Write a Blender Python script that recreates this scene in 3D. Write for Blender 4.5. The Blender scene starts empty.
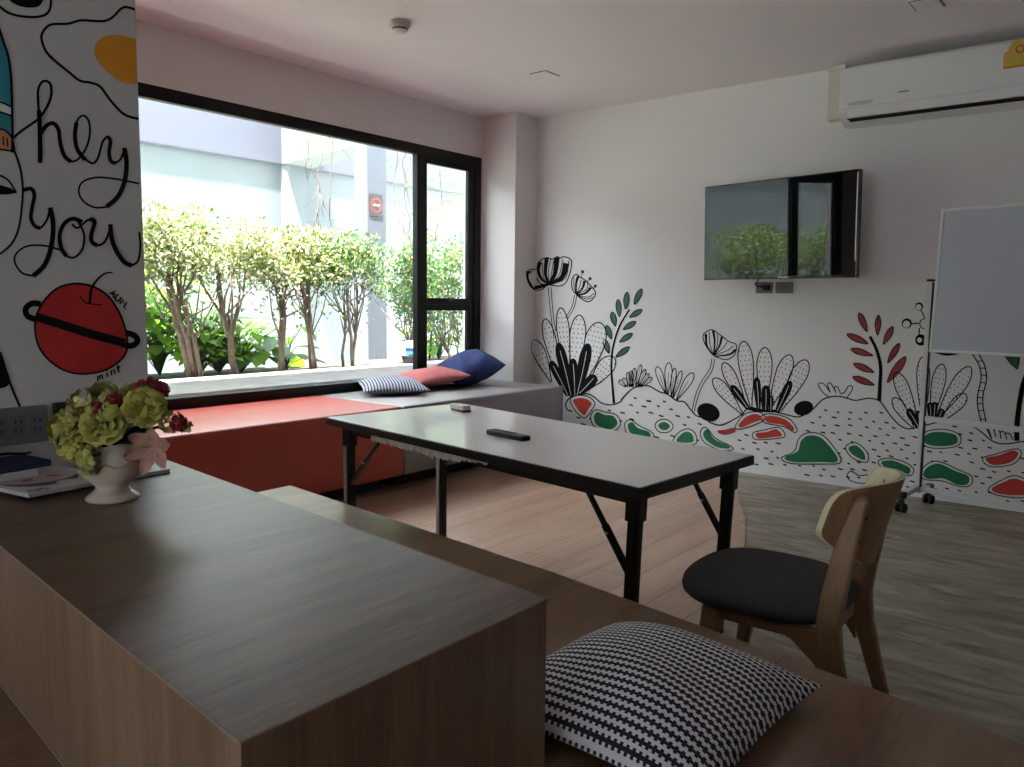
import bpy, bmesh, math, random
from mathutils import Vector, Matrix
from mathutils.geometry import tessellate_polygon
S = bpy.context.scene
C = S.collection
rnd = random.Random(7)
R = math.radians

# ------------------------------------------------------------------ camera, light, exposure
CAMROT = ((0.7804069, -0.07133166, 0.62118988),
          (0.62517893, 0.07187628, -0.77716478),
          (0.01078763, 0.99485959, 0.1006878))
CAMZ = 1.2
F = 805.5338
cam = bpy.data.cameras.new('camera'); cam_o = bpy.data.objects.new('camera', cam); C.objects.link(cam_o)
cam.sensor_width = 36; cam.lens = F*36/1024; cam.clip_start = 0.02
mw = Matrix(CAMROT).to_4x4(); mw.translation = (0, 0, CAMZ)
cam_o.matrix_world = mw
S.camera = cam_o
S.view_settings.view_transform = 'Standard'; S.view_settings.look = 'None'
S.view_settings.gamma = 1; S.view_settings.use_curve_mapping = False
S.view_settings.exposure = 3.25

world = bpy.data.worlds.new('sky'); S.world = world; world.use_nodes = True
wb = world.node_tree.nodes['Background']
wb.inputs[0].default_value = (0.88, 0.93, 1.0, 1); wb.inputs[1].default_value = 1.3

sun = bpy.data.lights.new('sun', 'SUN'); sun.energy = 8.0; sun.angle = R(2); sun.color = (1, 0.96, 0.92)
sun_o = bpy.data.objects.new('sun', sun); C.objects.link(sun_o)
sun_o.rotation_euler = Vector((-0.16, 0.32, -0.93)).to_track_quat('-Z', 'Y').to_euler()
sun_o.location = (-5, 3, 8)

# room numbers (metres)
WX = -4.507      # window wall plane
MY = 5.508       # mural wall plane
CZ = 2.724       # ceiling
HX = -2.357      # painted pillar face
PZ = 0.42        # platform top
DZ = 0.722       # low counter top
TZ = 0.708       # folding table top

def ray(u, v):
    a, b, c = u-512, -(v-383.5), -F
    return Vector((CAMROT[0][0]*a+CAMROT[0][1]*b+CAMROT[0][2]*c,
                   CAMROT[1][0]*a+CAMROT[1][1]*b+CAMROT[1][2]*c,
                   CAMROT[2][0]*a+CAMROT[2][1]*b+CAMROT[2][2]*c))
def atx(u, v, x): r = ray(u, v); return r*(x/r.x)+Vector((0, 0, CAMZ))
def aty(u, v, y): r = ray(u, v); return r*(y/r.y)+Vector((0, 0, CAMZ))
def atz(u, v, z): r = ray(u, v); return r*((z-CAMZ)/r.z)+Vector((0, 0, CAMZ))

# ------------------------------------------------------------------ materials
def mat(name, col, rough=0.5, metal=0, spec=0.5, bump=0, bscale=200, var=0, vscale=3, coat=0, sub=None, trans=0):
    m = bpy.data.materials.new(name); m.use_nodes = True
    nt = m.node_tree; b = nt.nodes['Principled BSDF']
    b.inputs['Base Color'].default_value = (*col, 1); b.inputs['Roughness'].default_value = rough
    b.inputs['Metallic'].default_value = metal; b.inputs['Specular IOR Level'].default_value = spec
    b.inputs['Coat Weight'].default_value = coat
    tc = nt.nodes.new('ShaderNodeTexCoord')
    if var:
        n = nt.nodes.new('ShaderNodeTexNoise'); n.inputs['Scale'].default_value = vscale; n.inputs['Detail'].default_value = 5
        nt.links.new(tc.outputs['Object'], n.inputs['Vector'])
        r = nt.nodes.new('ShaderNodeValToRGB')
        r.color_ramp.elements[0].position = .3; r.color_ramp.elements[1].position = .7
        r.color_ramp.elements[0].color = tuple(c*(1-var) for c in col)+(1,)
        r.color_ramp.elements[1].color = tuple(min(1, c*(1+var)) for c in col)+(1,)
        nt.links.new(n.outputs['Fac'], r.inputs['Fac']); nt.links.new(r.outputs['Color'], b.inputs['Base Color'])
    if bump:
        n = nt.nodes.new('ShaderNodeTexNoise'); n.inputs['Scale'].default_value = bscale
        nt.links.new(tc.outputs['Object'], n.inputs['Vector'])
        bp = nt.nodes.new('ShaderNodeBump'); bp.inputs['Strength'].default_value = bump; bp.inputs['Distance'].default_value = .002
        nt.links.new(n.outputs['Fac'], bp.inputs['Height']); nt.links.new(bp.outputs['Normal'], b.inputs['Normal'])
    if trans:   # thin leaf: some light passes through
        t = nt.nodes.new('ShaderNodeBsdfTranslucent'); t.inputs['Color'].default_value = (*col, 1)
        mx = nt.nodes.new('ShaderNodeMixShader'); mx.inputs[0].default_value = trans
        out = nt.nodes['Material Output']
        nt.links.new(b.outputs[0], mx.inputs[1]); nt.links.new(t.outputs[0], mx.inputs[2]); nt.links.new(mx.outputs[0], out.inputs[0])
    return m

def wood(name, dark, light, along='Y', rough=0.4, stretch=14, scale=4.0, planks=None, fine=0.35, coat=0):
    """streaky grain running along one axis; optional plank joints"""
    m = bpy.data.materials.new(name); m.use_nodes = True
    nt = m.node_tree; b = nt.nodes['Principled BSDF']; L = nt.links
    b.inputs['Roughness'].default_value = rough; b.inputs['Coat Weight'].default_value = coat; b.inputs['Coat Roughness'].default_value = .25
    tc = nt.nodes.new('ShaderNodeTexCoord')
    mp = nt.nodes.new('ShaderNodeMapping')
    sc = {'X': (1, stretch, stretch), 'Y': (stretch, 1, stretch), 'Z': (stretch, stretch, 1)}[along]
    mp.inputs['Scale'].default_value = sc
    L.new(tc.outputs['Object'], mp.inputs['Vector'])
    n1 = nt.nodes.new('ShaderNodeTexNoise'); n1.inputs['Scale'].default_value = scale/4; n1.inputs['Detail'].default_value = 6; n1.inputs['Distortion'].default_value = .6
    n2 = nt.nodes.new('ShaderNodeTexNoise'); n2.inputs['Scale'].default_value = scale*3; n2.inputs['Detail'].default_value = 3
    L.new(mp.outputs[0], n1.inputs['Vector']); L.new(mp.outputs[0], n2.inputs['Vector'])
    mx = nt.nodes.new('ShaderNodeMath'); mx.operation = 'MULTIPLY_ADD'; mx.inputs[1].default_value = fine
    L.new(n2.outputs['Fac'], mx.inputs[0])
    m2 = nt.nodes.new('ShaderNodeMath'); m2.operation = 'MULTIPLY'; m2.inputs[1].default_value = 1-fine
    L.new(n1.outputs['Fac'], m2.inputs[0]); L.new(m2.outputs[0], mx.inputs[2])
    r = nt.nodes.new('ShaderNodeValToRGB'); e = r.color_ramp.elements
    e[0].position = .36; e[1].position = .64; e[0].color = (*dark, 1); e[1].color = (*light, 1)
    L.new(mx.outputs[0], r.inputs['Fac'])
    col = r.outputs['Color']
    if planks:
        bk = nt.nodes.new('ShaderNodeTexBrick'); bk.inputs['Scale'].default_value = 1
        bk.inputs['Mortar Size'].default_value = .0035; bk.inputs['Mortar Smooth'].default_value = .2
        bk.inputs['Brick Width'].default_value = planks[0]; bk.inputs['Row Height'].default_value = planks[1]
        bk.inputs['Color1'].default_value = (1, 1, 1, 1); bk.inputs['Color2'].default_value = (.9, .88, .86, 1); bk.inputs['Mortar'].default_value = (.55, .5, .48, 1)
        mp2 = nt.nodes.new('ShaderNodeMapping'); mp2.inputs['Rotation'].default_value = (0, 0, R(90) if along == 'Y' else 0)
        L.new(tc.outputs['Object'], mp2.inputs['Vector']); L.new(mp2.outputs[0], bk.inputs['Vector'])
        mm = nt.nodes.new('ShaderNodeMixRGB'); mm.blend_type = 'MULTIPLY'; mm.inputs[0].default_value = 1
        L.new(col, mm.inputs[1]); L.new(bk.outputs['Color'], mm.inputs[2]); col = mm.outputs[0]
    L.new(col, b.inputs['Base Color'])
    bp = nt.nodes.new('ShaderNodeBump'); bp.inputs['Strength'].default_value = .15; bp.inputs['Distance'].default_value = .001
    L.new(mx.outputs[0], bp.inputs['Height']); L.new(bp.outputs[0], b.inputs['Normal'])
    return m

def weave(name, dark, light, period=0.02, uv=True):
    """rows of plus shaped steps: black bars with teeth on both sides, every row shifted by half"""
    m = bpy.data.materials.new(name); m.use_nodes = True
    nt = m.node_tree; b = nt.nodes['Principled BSDF']; L = nt.links; b.inputs['Roughness'].default_value = .9
    def M(op, a, bb=None):
        n = nt.nodes.new('ShaderNodeMath'); n.operation = op
        for i, q in enumerate((a, bb)):
            if q is None: continue
            if isinstance(q, (int, float)): n.inputs[i].default_value = q
            else: L.new(q, n.inputs[i])
        return n.outputs[0]
    tc = nt.nodes.new('ShaderNodeTexCoord'); sp = nt.nodes.new('ShaderNodeSeparateXYZ'); L.new(tc.outputs['UV'], sp.inputs[0])
    u = M('DIVIDE', sp.outputs[0], period*.8); v = M('DIVIDE', sp.outputs[1], period*1.25)
    row = M('FLOOR', v)
    par = M('MULTIPLY', M('MODULO', row, 2.0), .5)
    fu = M('FRACT', M('ADD', u, par))
    tooth = M('LESS_THAN', fu, .5)
    d = M('ABSOLUTE', M('SUBTRACT', M('FRACT', v), .5))
    th = M('ADD', .16, M('MULTIPLY', tooth, .2))
    f = M('LESS_THAN', d, th)
    mx = nt.nodes.new('ShaderNodeMixRGB'); L.new(f, mx.inputs[0]); mx.inputs[1].default_value = (*light, 1); mx.inputs[2].default_value = (*dark, 1)
    L.new(mx.outputs[0], b.inputs['Base Color'])
    n = nt.nodes.new('ShaderNodeTexNoise'); n.inputs['Scale'].default_value = 500
    bp = nt.nodes.new('ShaderNodeBump'); bp.inputs['Strength'].default_value = .4; bp.inputs['Distance'].default_value = .002
    L.new(n.outputs['Fac'], bp.inputs['Height']); L.new(bp.outputs[0], b.inputs['Normal'])
    return m

def concrete_mat():
    m = bpy.data.materials.new('polished_concrete'); m.use_nodes = True
    nt = m.node_tree; b = nt.nodes['Principled BSDF']; L = nt.links; b.inputs['Roughness'].default_value = .38
    tc = nt.nodes.new('ShaderNodeTexCoord'); mp = nt.nodes.new('ShaderNodeMapping')
    mp.inputs['Scale'].default_value = (1.2, 4.5, 1); mp.inputs['Rotation'].default_value = (0, 0, R(12)); L.new(tc.outputs['Object'], mp.inputs['Vector'])
    n = nt.nodes.new('ShaderNodeTexNoise'); n.inputs['Scale'].default_value = 2.2; n.inputs['Detail'].default_value = 9; n.inputs['Distortion'].default_value = 1.4; n.inputs['Roughness'].default_value = .62
    L.new(mp.outputs[0], n.inputs['Vector'])
    r = nt.nodes.new('ShaderNodeValToRGB'); e = r.color_ramp.elements
    e[0].position = .33; e[1].position = .7; e[0].color = (.12, .094, .068, 1); e[1].color = (.44, .38, .30, 1)
    L.new(n.outputs['Fac'], r.inputs['Fac']); L.new(r.outputs[0], b.inputs['Base Color'])
    return m

def glass_mat():
    m = bpy.data.materials.new('window_glass'); m.use_nodes = True
    nt = m.node_tree; nt.nodes.clear(); L = nt.links
    o = nt.nodes.new('ShaderNodeOutputMaterial'); t = nt.nodes.new('ShaderNodeBsdfTransparent'); g = nt.nodes.new('ShaderNodeBsdfGlossy')
    t.inputs[0].default_value = (.95, .98, .97, 1); g.inputs['Roughness'].default_value = .02
    fr = nt.nodes.new('ShaderNodeFresnel'); ge = nt.nodes.new('ShaderNodeNewGeometry'); io = nt.nodes.new('ShaderNodeMath'); io.operation = 'MULTIPLY_ADD'; io.inputs[1].default_value = 1/1.45-1.45; io.inputs[2].default_value = 1.45; L.new(ge.outputs['Backfacing'], io.inputs[0]); L.new(io.outputs[0], fr.inputs[0]); mx = nt.nodes.new('ShaderNodeMixShader')
    L.new(fr.outputs[0], mx.inputs[0]); L.new(t.outputs[0], mx.inputs[1]); L.new(g.outputs[0], mx.inputs[2]); L.new(mx.outputs[0], o.inputs[0])
    return m

M = dict(
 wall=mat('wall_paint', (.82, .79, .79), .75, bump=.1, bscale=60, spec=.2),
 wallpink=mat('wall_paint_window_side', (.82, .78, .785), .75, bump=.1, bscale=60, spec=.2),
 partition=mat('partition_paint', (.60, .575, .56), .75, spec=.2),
 ceil=mat('ceiling_paint', (.88, .83, .86), .8, spec=.1),
 laminate=wood('pale_laminate', (.40, .245, .17), (.56, .37, .27), 'Y', .33, 10, 3, planks=(1.2, .19), fine=.3),
 concrete=concrete_mat(),
 counter=wood('counter_veneer', (.085, .052, .033), (.185, .118, .078), 'Y', .38, 16, 5, fine=.45),
 counter_side=wood('counter_side_veneer', (.16, .09, .055), (.30, .185, .12), 'Z', .42, 12, 5, fine=.3),
 edge=mat('pale_edge_highlight', (.30, .22, .16), .45),  # highlight along the counter edges, put into a pale colour
 platform=wood('platform_veneer', (.15, .085, .05), (.29, .175, .105), 'Y', .28, 9, 4, planks=(2.4, .6), fine=.35),
 black=mat('black_powder_coat', (.006, .006, .007), .4, spec=.35),
 blackmatte=mat('black_matte', (.01, .01, .01), .7),
 frame=mat('black_window_aluminium', (.005, .005, .006), .5, spec=.25),
 glass=glass_mat(),
 orange=mat('orange_vinyl', (.46, .04, .022), .42, spec=.85, bump=.3, bscale=40, var=.06),
 greyvinyl=mat('grey_vinyl', (.27, .24, .25), .4, spec=.8, bump=.3, bscale=40, var=.05),
 laminwhite=mat('white_table_laminate', (.84, .80, .78), .3, coat=.4),
 white=mat('white_plastic', (.78, .77, .75), .4),
 acwhite=mat('air_conditioner_plastic', (.78, .77, .77), .35),
 offwhite=mat('trunking_plastic', (.66, .62, .56), .5),
 grey=mat('grey_plastic', (.12, .12, .12), .5),
 socket=mat('grey_socket_plate', (.16, .155, .15), .4),
 steel=mat('brushed_leg_steel', (.42, .41, .42), .4, metal=.15, var=.2, vscale=30),
 alu=mat('satin_aluminium', (.66, .66, .69), .4, metal=.15),
 screen=mat('television_screen_gloss', (.004, .004, .006), .025, spec=.65),
 bezel=mat('television_bezel', (.01, .01, .011), .15),
 board=mat('whiteboard_enamel', (.50, .53, .60), .3),
 paintblack=mat('mural_black_paint', (.006, .006, .007), .8, spec=.15),
 paintgreen=mat('mural_green_paint', (.008, .16, .065), .6, var=.12, vscale=20),
 paintsage=mat('mural_dull_green_paint', (.035, .12, .075), .6, var=.12, vscale=20),
 paintred=mat('mural_red_paint', (.60, .042, .03), .6, var=.1, vscale=20),
 paintrust=mat('mural_rust_red_paint', (.34, .035, .03), .6, var=.1, vscale=20),
 paintapple=mat('mural_apple_red_paint', (.52, .022, .02), .6, var=.1, vscale=20),
 painthalo=mat('mural_white_halo_paint', (.78, .80, .77), .6),
 paintyolk=mat('mural_yolk_paint', (.75, .28, .015), .6, var=.05, vscale=10),
 paintteal=mat('mural_teal_paint', (.03, .25, .33), .6),
 paintpeach=mat('mural_peach_paint', (.62, .25, .12), .6),
 seatfab=mat('charcoal_seat_fabric', (.085, .082, .088), .95, bump=.8, bscale=700, var=.25, vscale=300, spec=.2),
 chairwood=wood('ash_chair_wood', (.22, .125, .062), (.32, .195, .105), 'Z', .4, 8, 10, fine=.3),
 chairinner=wood('pale_ash_veneer', (.72, .62, .36), (.82, .74, .50), 'Z', .35, 8, 10, fine=.3),
 weave=weave('black_white_woven_steps', (.008, .009, .02), (.74, .72, .75), .0155),
 weavesmall=weave('navy_white_small_weave', (.015, .02, .07), (.50, .50, .58), .017),
 pinkfab=mat('dusty_red_fabric', (.48, .13, .13), .9, bump=.6, bscale=300, var=.12, vscale=40),
 bluefab=mat('navy_blue_fabric', (.028, .048, .16), .9, bump=.6, bscale=300, var=.15, vscale=40),
 ceramic=mat('cream_ceramic', (.62, .52, .42), .25, var=.06, vscale=12),
 petal=mat('chartreuse_petal', (.42, .40, .09), .8, var=.35, vscale=30),
 petal2=mat('pale_yellow_petal', (.50, .46, .17), .8, var=.3, vscale=30),
 pinkpetal=mat('pink_petal', (.50, .26, .22), .8, var=.25, vscale=30),
 redpetal=mat('dark_red_petal', (.25, .012, .02), .7),
 leafdark=mat('dark_green_silk_leaf', (.02, .07, .04), .6),
 paper=mat('magazine_paper', (.55, .55, .56), .45),
 skin=mat('printed_portrait_skin', (.52, .42, .40), .45),
 ink=mat('printed_dark_ink', (.02, .018, .025), .45),
 lips=mat('printed_lips', (.28, .05, .07), .45),
 greycover=mat('grey_cover', (.16, .17, .18), .4),
 bluecover=mat('blue_book_cover', (.008, .02, .08), .4),
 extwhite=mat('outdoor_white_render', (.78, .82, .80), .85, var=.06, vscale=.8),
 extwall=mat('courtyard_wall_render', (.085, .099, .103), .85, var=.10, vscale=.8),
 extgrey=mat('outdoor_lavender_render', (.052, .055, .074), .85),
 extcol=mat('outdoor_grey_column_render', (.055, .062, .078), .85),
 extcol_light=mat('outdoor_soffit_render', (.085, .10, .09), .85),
 curb=mat('washed_curb_concrete', (.17, .155, .155), .55, var=.25, vscale=5, bump=.5, bscale=60),
 soil=mat('planter_soil', (.035, .028, .02), .95, var=.3, vscale=20),
 vinebark=mat('dark_vine_bark', (.05, .035, .03), .9),
 bark=mat('pale_bark', (.15, .11, .08), .85, var=.35, vscale=60, bump=1, bscale=80),
 leaf_a=mat('sunlit_variegated_leaf', (.30, .34, .12), .55, trans=.3),
 leaf_b=mat('mid_green_leaf', (.075, .15, .03), .5, trans=.3),
 leaf_c=mat('deep_green_leaf', (.035, .10, .035), .5, trans=.3),
 leaf_d=mat('fresh_green_leaf', (.17, .34, .02), .45, trans=.5),
 leaf_e=mat('creamy_leaf', (.50, .48, .32), .55, trans=.3),
 leaf_f=mat('reddish_brown_leaf', (.18, .09, .05), .6, trans=.2),
 signred=mat('no_smoking_red', (.20, .025, .018), .5),
 signbrown=mat('dark_brown_sign_plate', (.02, .010, .010), .4),
 blueglaze=mat('blue_glazed_ornament', (.03, .12, .35), .3),
 sticker=mat('yellow_energy_sticker', (.62, .42, .06), .5),
 stickerred=mat('sticker_red_print', (.5, .06, .03), .5),
 eraser=mat('white_eraser_plastic', (.72, .70, .66), .5),
 bluepen=mat('faded_blue_marker', (.40, .44, .56), .5),
 button=mat('remote_button_rubber', (.05, .05, .05), .6),
 roof=mat('roof_slab', (.4, .4, .4), .9),
)

M['counter'].node_tree.nodes['Principled BSDF'].inputs['Specular IOR Level'].default_value = .3
# ------------------------------------------------------------------ mesh helpers
class MB:
    def __init__(s): s.v = []; s.f = []; s.m = []; s.uv = None; s.sm = []
    def face(s, idx, mi=0, smooth=False): s.f.append(idx); s.m.append(mi); s.sm.append(smooth)
    def box(s, lo, hi, mi=0, rot=0, piv=None):
        x0, y0, z0 = lo; x1, y1, z1 = hi; n = len(s.v)
        pts = [(x0, y0, z0), (x1, y0, z0), (x1, y1, z0), (x0, y1, z0), (x0, y0, z1), (x1, y0, z1), (x1, y1, z1), (x0, y1, z1)]
        if rot:
            px, py = piv or ((x0+x1)/2, (y0+y1)/2); c, q = math.cos(rot), math.sin(rot)
            pts = [(px+(x-px)*c-(y-py)*q, py+(x-px)*q+(y-py)*c, z) for x, y, z in pts]
        s.v += pts
        for f in ((0, 3, 2, 1), (4, 5, 6, 7), (0, 1, 5, 4), (1, 2, 6, 5), (2, 3, 7, 6), (3, 0, 4, 7)):
            s.face([n+i for i in f], mi)
        return s
    def prism(s, poly, z0, z1, mi=0, mtop=None):
        n = len(s.v); k = len(poly)
        if sum(poly[i][0]*poly[(i+1) % k][1]-poly[(i+1) % k][0]*poly[i][1] for i in range(k)) < 0: poly = poly[::-1]
        s.v += [(p[0], p[1], z0) for p in poly]+[(p[0], p[1], z1) for p in poly]
        s.face([n+i for i in range(k)][::-1], mi); s.face([n+k+i for i in range(k)], mi if mtop is None else mtop)
        for i in range(k): j = (i+1) % k; s.face([n+i, n+j, n+k+j, n+k+i], mi)
        return s
    def bar(s, a, b, w, h=None, mi=0, up=(0, 0, 1), w2=None, h2=None):
        """rectangular bar from a to b"""
        a = Vector(a); b = Vector(b); h = h or w; w2 = w2 or w; h2 = h2 or h
        d = (b-a).normalized(); up = Vector(up)
        if abs(d.dot(up)) > .98: up = Vector((0, 1, 0))
        x = d.cross(up).normalized(); y = x.cross(d)
        n = len(s.v)
        for p, ww, hh in ((a, w, h), (b, w2, h2)):
            for i, j in ((-1, -1), (1, -1), (1, 1), (-1, 1)): s.v.append(tuple(p+x*ww/2*i+y*hh/2*j))
        for f in ((0, 1, 2, 3), (7, 6, 5, 4), (1, 0, 4, 5), (2, 1, 5, 6), (3, 2, 6, 7), (0, 3, 7, 4)): s.face([n+i for i in f], mi)
        return s
    def tube(s, pts, r, seg=8, mi=0, r2=None, cap=True, rs=None):
        pts = [Vector(p) for p in pts]; n = len(s.v); k = len(pts)
        prev = None
        for i, p in enumerate(pts):
            d = (pts[min(i+1, k-1)]-pts[max(i-1, 0)]).normalized()
            if prev is None: x = d.orthogonal().normalized()
            else:
                x = prev-d*prev.dot(d)
                x = x.normalized() if x.length > 1e-6 else d.orthogonal().normalized()
            prev = x; y = d.cross(x)
            rr = rs[i] if rs else (r if r2 is None else r+(r2-r)*i/(k-1))
            for j in range(seg):
                a = 2*math.pi*j/seg; s.v.append(tuple(p+x*rr*math.cos(a)+y*rr*math.sin(a)))
        for i in range(k-1):
            for j in range(seg):
                j2 = (j+1) % seg; s.face([n+i*seg+j, n+i*seg+j2, n+(i+1)*seg+j2, n+(i+1)*seg+j], mi, True)
        if cap:
            s.face([n+j for j in range(seg)][::-1], mi); s.face([n+(k-1)*seg+j for j in range(seg)], mi)
        return s
    def lathe(s, prof, c=(0, 0, 0), seg=32, mi=0, sx=1, sy=1):
        n = len(s.v); k = len(prof)
        for r, z in prof:
            for j in range(seg):
                a = 2*math.pi*j/seg; s.v.append((c[0]+r*math.cos(a)*sx, c[1]+r*math.sin(a)*sy, c[2]+z))
        for i in range(k-1):
            for j in range(seg):
                j2 = (j+1) % seg; s.face([n+i*seg+j, n+i*seg+j2, n+(i+1)*seg+j2, n+(i+1)*seg+j], mi, True)
        if prof[0][0] > 1e-5: s.face([n+j for j in range(seg)][::-1], mi)
        if prof[-1][0] > 1e-5: s.face([n+(k-1)*seg+j for j in range(seg)], mi)
        return s
    def build(s, name, mats, parent=None, bevel=0, bseg=2, smooth=False, subsurf=0):
        me = bpy.data.meshes.new(name); me.from_pydata(s.v, [], s.f)
        for m in (mats if isinstance(mats, (list, tuple)) else [mats]): me.materials.append(m)
        for p, mi, sm in zip(me.polygons, s.m, s.sm): p.material_index = mi; p.use_smooth = sm or smooth
        if s.uv:
            l = me.uv_layers.new(name='UVMap')
            for lp in me.loops: l.data[lp.index].uv = s.uv[lp.vertex_index]
        o = bpy.data.objects.new(name, me); C.objects.link(o)
        if parent: o.parent = parent
        if bevel:
            b = o.modifiers.new('bevel', 'BEVEL'); b.width = bevel; b.segments = bseg; b.limit_method = 'ANGLE'; b.angle_limit = R(40)
        if subsurf:
            q = o.modifiers.new('sub', 'SUBSURF'); q.levels = subsurf; q.render_levels = subsurf
        me.validate(); me.update()
        return o

def tag(o, label=None, cat=None, group=None, kind=None):
    if label: o['label'] = label
    if cat: o['category'] = cat
    if group: o['group'] = group
    if kind: o['kind'] = kind
    return o
def struct(o, label=None): return tag(o, label, None, None, 'structure')
def empty(name, loc=(0, 0, 0), rz=0, label=None, cat=None, group=None):
    o = bpy.data.objects.new(name, None); C.objects.link(o); o.location = loc; o.rotation_euler = (0, 0, rz)
    o.empty_display_size = .05
    return tag(o, label, cat, group)

def catmull(pts, n=5, closed=False):
    k = len(pts); out = []
    if k < 3: return list(pts)
    rng = range(k if closed else k-1)
    for i in rng:
        if closed: p = [pts[(i+j-1) % k] for j in range(4)]
        else: p = [pts[max(0, min(k-1, i+j-1))] for j in range(4)]
        for q in range(n):
            t = q/n
            out.append(tuple(.5*(2*p[1][d]+(p[2][d]-p[0][d])*t+(2*p[0][d]-5*p[1][d]+4*p[2][d]-p[3][d])*t*t+(-p[0][d]+3*p[1][d]-3*p[2][d]+p[3][d])*t**3) for d in (0, 1)))
    if not closed: out.append(tuple(pts[-1]))
    return out

class Paint:
    """flat paint on a wall: strokes and fills given in plan coordinates of the wall"""
    def __init__(s, to_wall, crop): s.mb = MB(); s.w = to_wall; s.c = crop; s.mats = []; s.lay = 0
    def mi(s, m):
        if m not in s.mats: s.mats.append(m)
        return s.mats.index(m)
    def px(s, p): ox, oy, k = s.c; return (ox+p[0]/k, oy+p[1]/k)
    def stroke(s, pts, w, m='paintblack', smooth=True, closed=False, off=.0022, taper=None):
        P = [s.px(p) for p in pts]
        if smooth: P = catmull(P, 5, closed)
        if closed: P = P+[P[0]]
        n = len(s.mb.v); k = len(P)
        for i, p in enumerate(P):
            a = P[max(i-1, 0)] if not (closed and i in (0, k-1)) else P[-2]
            b = P[min(i+1, k-1)] if not (closed and i in (0, k-1)) else P[1]
            dx, dy = b[0]-a[0], b[1]-a[1]; L = math.hypot(dx, dy) or 1
            t = i/(k-1); ww = w if taper is None else w*(taper[0]+(taper[1]-taper[0])*t)
            nx, ny = -dy/L*ww/2, dx/L*ww/2
            s.mb.v += [tuple(s.w(p[0]+nx, p[1]+ny, off)), tuple(s.w(p[0]-nx, p[1]-ny, off))]
        mi = s.mi(m)
        for i in range(k-1): s.mb.face([n+2*i, n+2*i+1, n+2*i+3, n+2*i+2], mi)
        return s
    def fill(s, pts, m, smooth=True, off=.0012, xmax=None, xmin=None):
        P = [s.px(p) for p in pts]
        if smooth: P = catmull(P, 4, True)
        if xmax is not None: P = [(min(x, xmax(y) if callable(xmax) else xmax), y) for x, y in P]
        mi = s.mi(m)
        if s.w is onmural:      # split where the painting turns the corner onto the column
            cx = lambda q: 539.2-.0140*(q[1]-118)
            sd = [q[0] < cx(q) for q in P]
            if any(sd) and not all(sd):
                for side in (True, False):
                    Q = []
                    for i, q in enumerate(P):
                        j = (i+1) % len(P); q2 = P[j]
                        if sd[i] == side: Q.append(q)
                        if sd[i] != sd[j]:
                            d0, d1 = q[0]-cx(q), q2[0]-cx(q2); t = d0/(d0-d1); x = q[0]+(q2[0]-q[0])*t; y = q[1]+(q2[1]-q[1])*t
                            Q.append((x+(-.05 if side else .05), y))
                    n = len(s.mb.v); s.mb.v += [tuple(s.w(x, y, off)) for x, y in Q]
                    for t in tessellate_polygon([[Vector((x, y, 0)) for x, y in Q]]): s.mb.face([n+i for i in t], mi)
                return s
        n = len(s.mb.v); s.mb.v += [tuple(s.w(x, y, off)) for x, y in P]
        for t in tessellate_polygon([[Vector((x, y, 0)) for x, y in P]]): s.mb.face([n+i for i in t], mi)
        return s
    def ell(s, c, rx, ry, ang=0, m='paintblack', off=.0012, n=18):
        a = R(ang); pts = [(c[0]+rx*math.cos(t)*math.cos(a)-ry*math.sin(t)*math.sin(a), c[1]+rx*math.cos(t)*math.sin(a)+ry*math.sin(t)*math.cos(a)) for t in [2*math.pi*i/n for i in range(n)]]
        s.fill(pts, m, False, off); return pts
    def build(s, name, parent, label=None):
        o = s.mb.build(name, [M[m] for m in s.mats], parent)
        if label: o['label'] = label
        return o

def onmural(u, v, off):
    p = aty(u, v, MY-off)
    return p if p.x > -4.155+off else atx(u, v, -4.155+off)     # the painting runs round onto the corner column
def onpillar(u, v, off):
    p = atx(u, v, HX+off); p.y = min(p.y, 1.196); return p
# ------------------------------------------------------------------ room shell
X1, Y0 = 3.2, -3.2
struct(MB().box((WX-.25, Y0-.2, -.12), (X1+.2, MY+.2, 0)).build('floor', M['concrete']))
lam = [(WX, MY), (-2.332, MY), (-2.126, 5.07), (-1.947, 4.68), (-1.72, 4.25), (-1.54, 3.81), (-1.38, 3.35), (-1.264, 2.92), (-1.17, 2.63), (-1.10, 2.2), (-1.06, 1.5), (WX, 1.5)]
struct(MB().prism(lam, 0.0, .006).build('floor', M['laminate']), 'pale pink wood laminate floor with curved edge against the concrete')
struct(MB().box((WX-.25, Y0-.2, CZ), (X1+.2, MY+.2, CZ+.15)).build('ceiling', M['ceil']))
wall_mural = struct(MB().box((WX-.25, MY, 0), (X1+.2, MY+.2, CZ)).build('wall_back', M['wall']), 'off-white back wall painted with cactus and flower mural')
WY0, WY1, WZ0, WZ1 = 1.26, 5.2, .60, 2.392
wl = MB()
wl.box((WX-.2, Y0, 0), (WX, WY0, CZ)); wl.box((WX-.2, WY1, 0), (WX, MY, CZ))
wl.box((WX-.2, WY0, 0), (WX, WY1, WZ0-.05)); wl.box((WX-.2, WY0, WZ1), (WX, WY1, CZ))
struct(wl.build('wall_left', M['wallpink']))
struct(MB().box((X1, Y0, 0), (X1+.2, MY, CZ)).build('wall_right', M['wall']))
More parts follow.
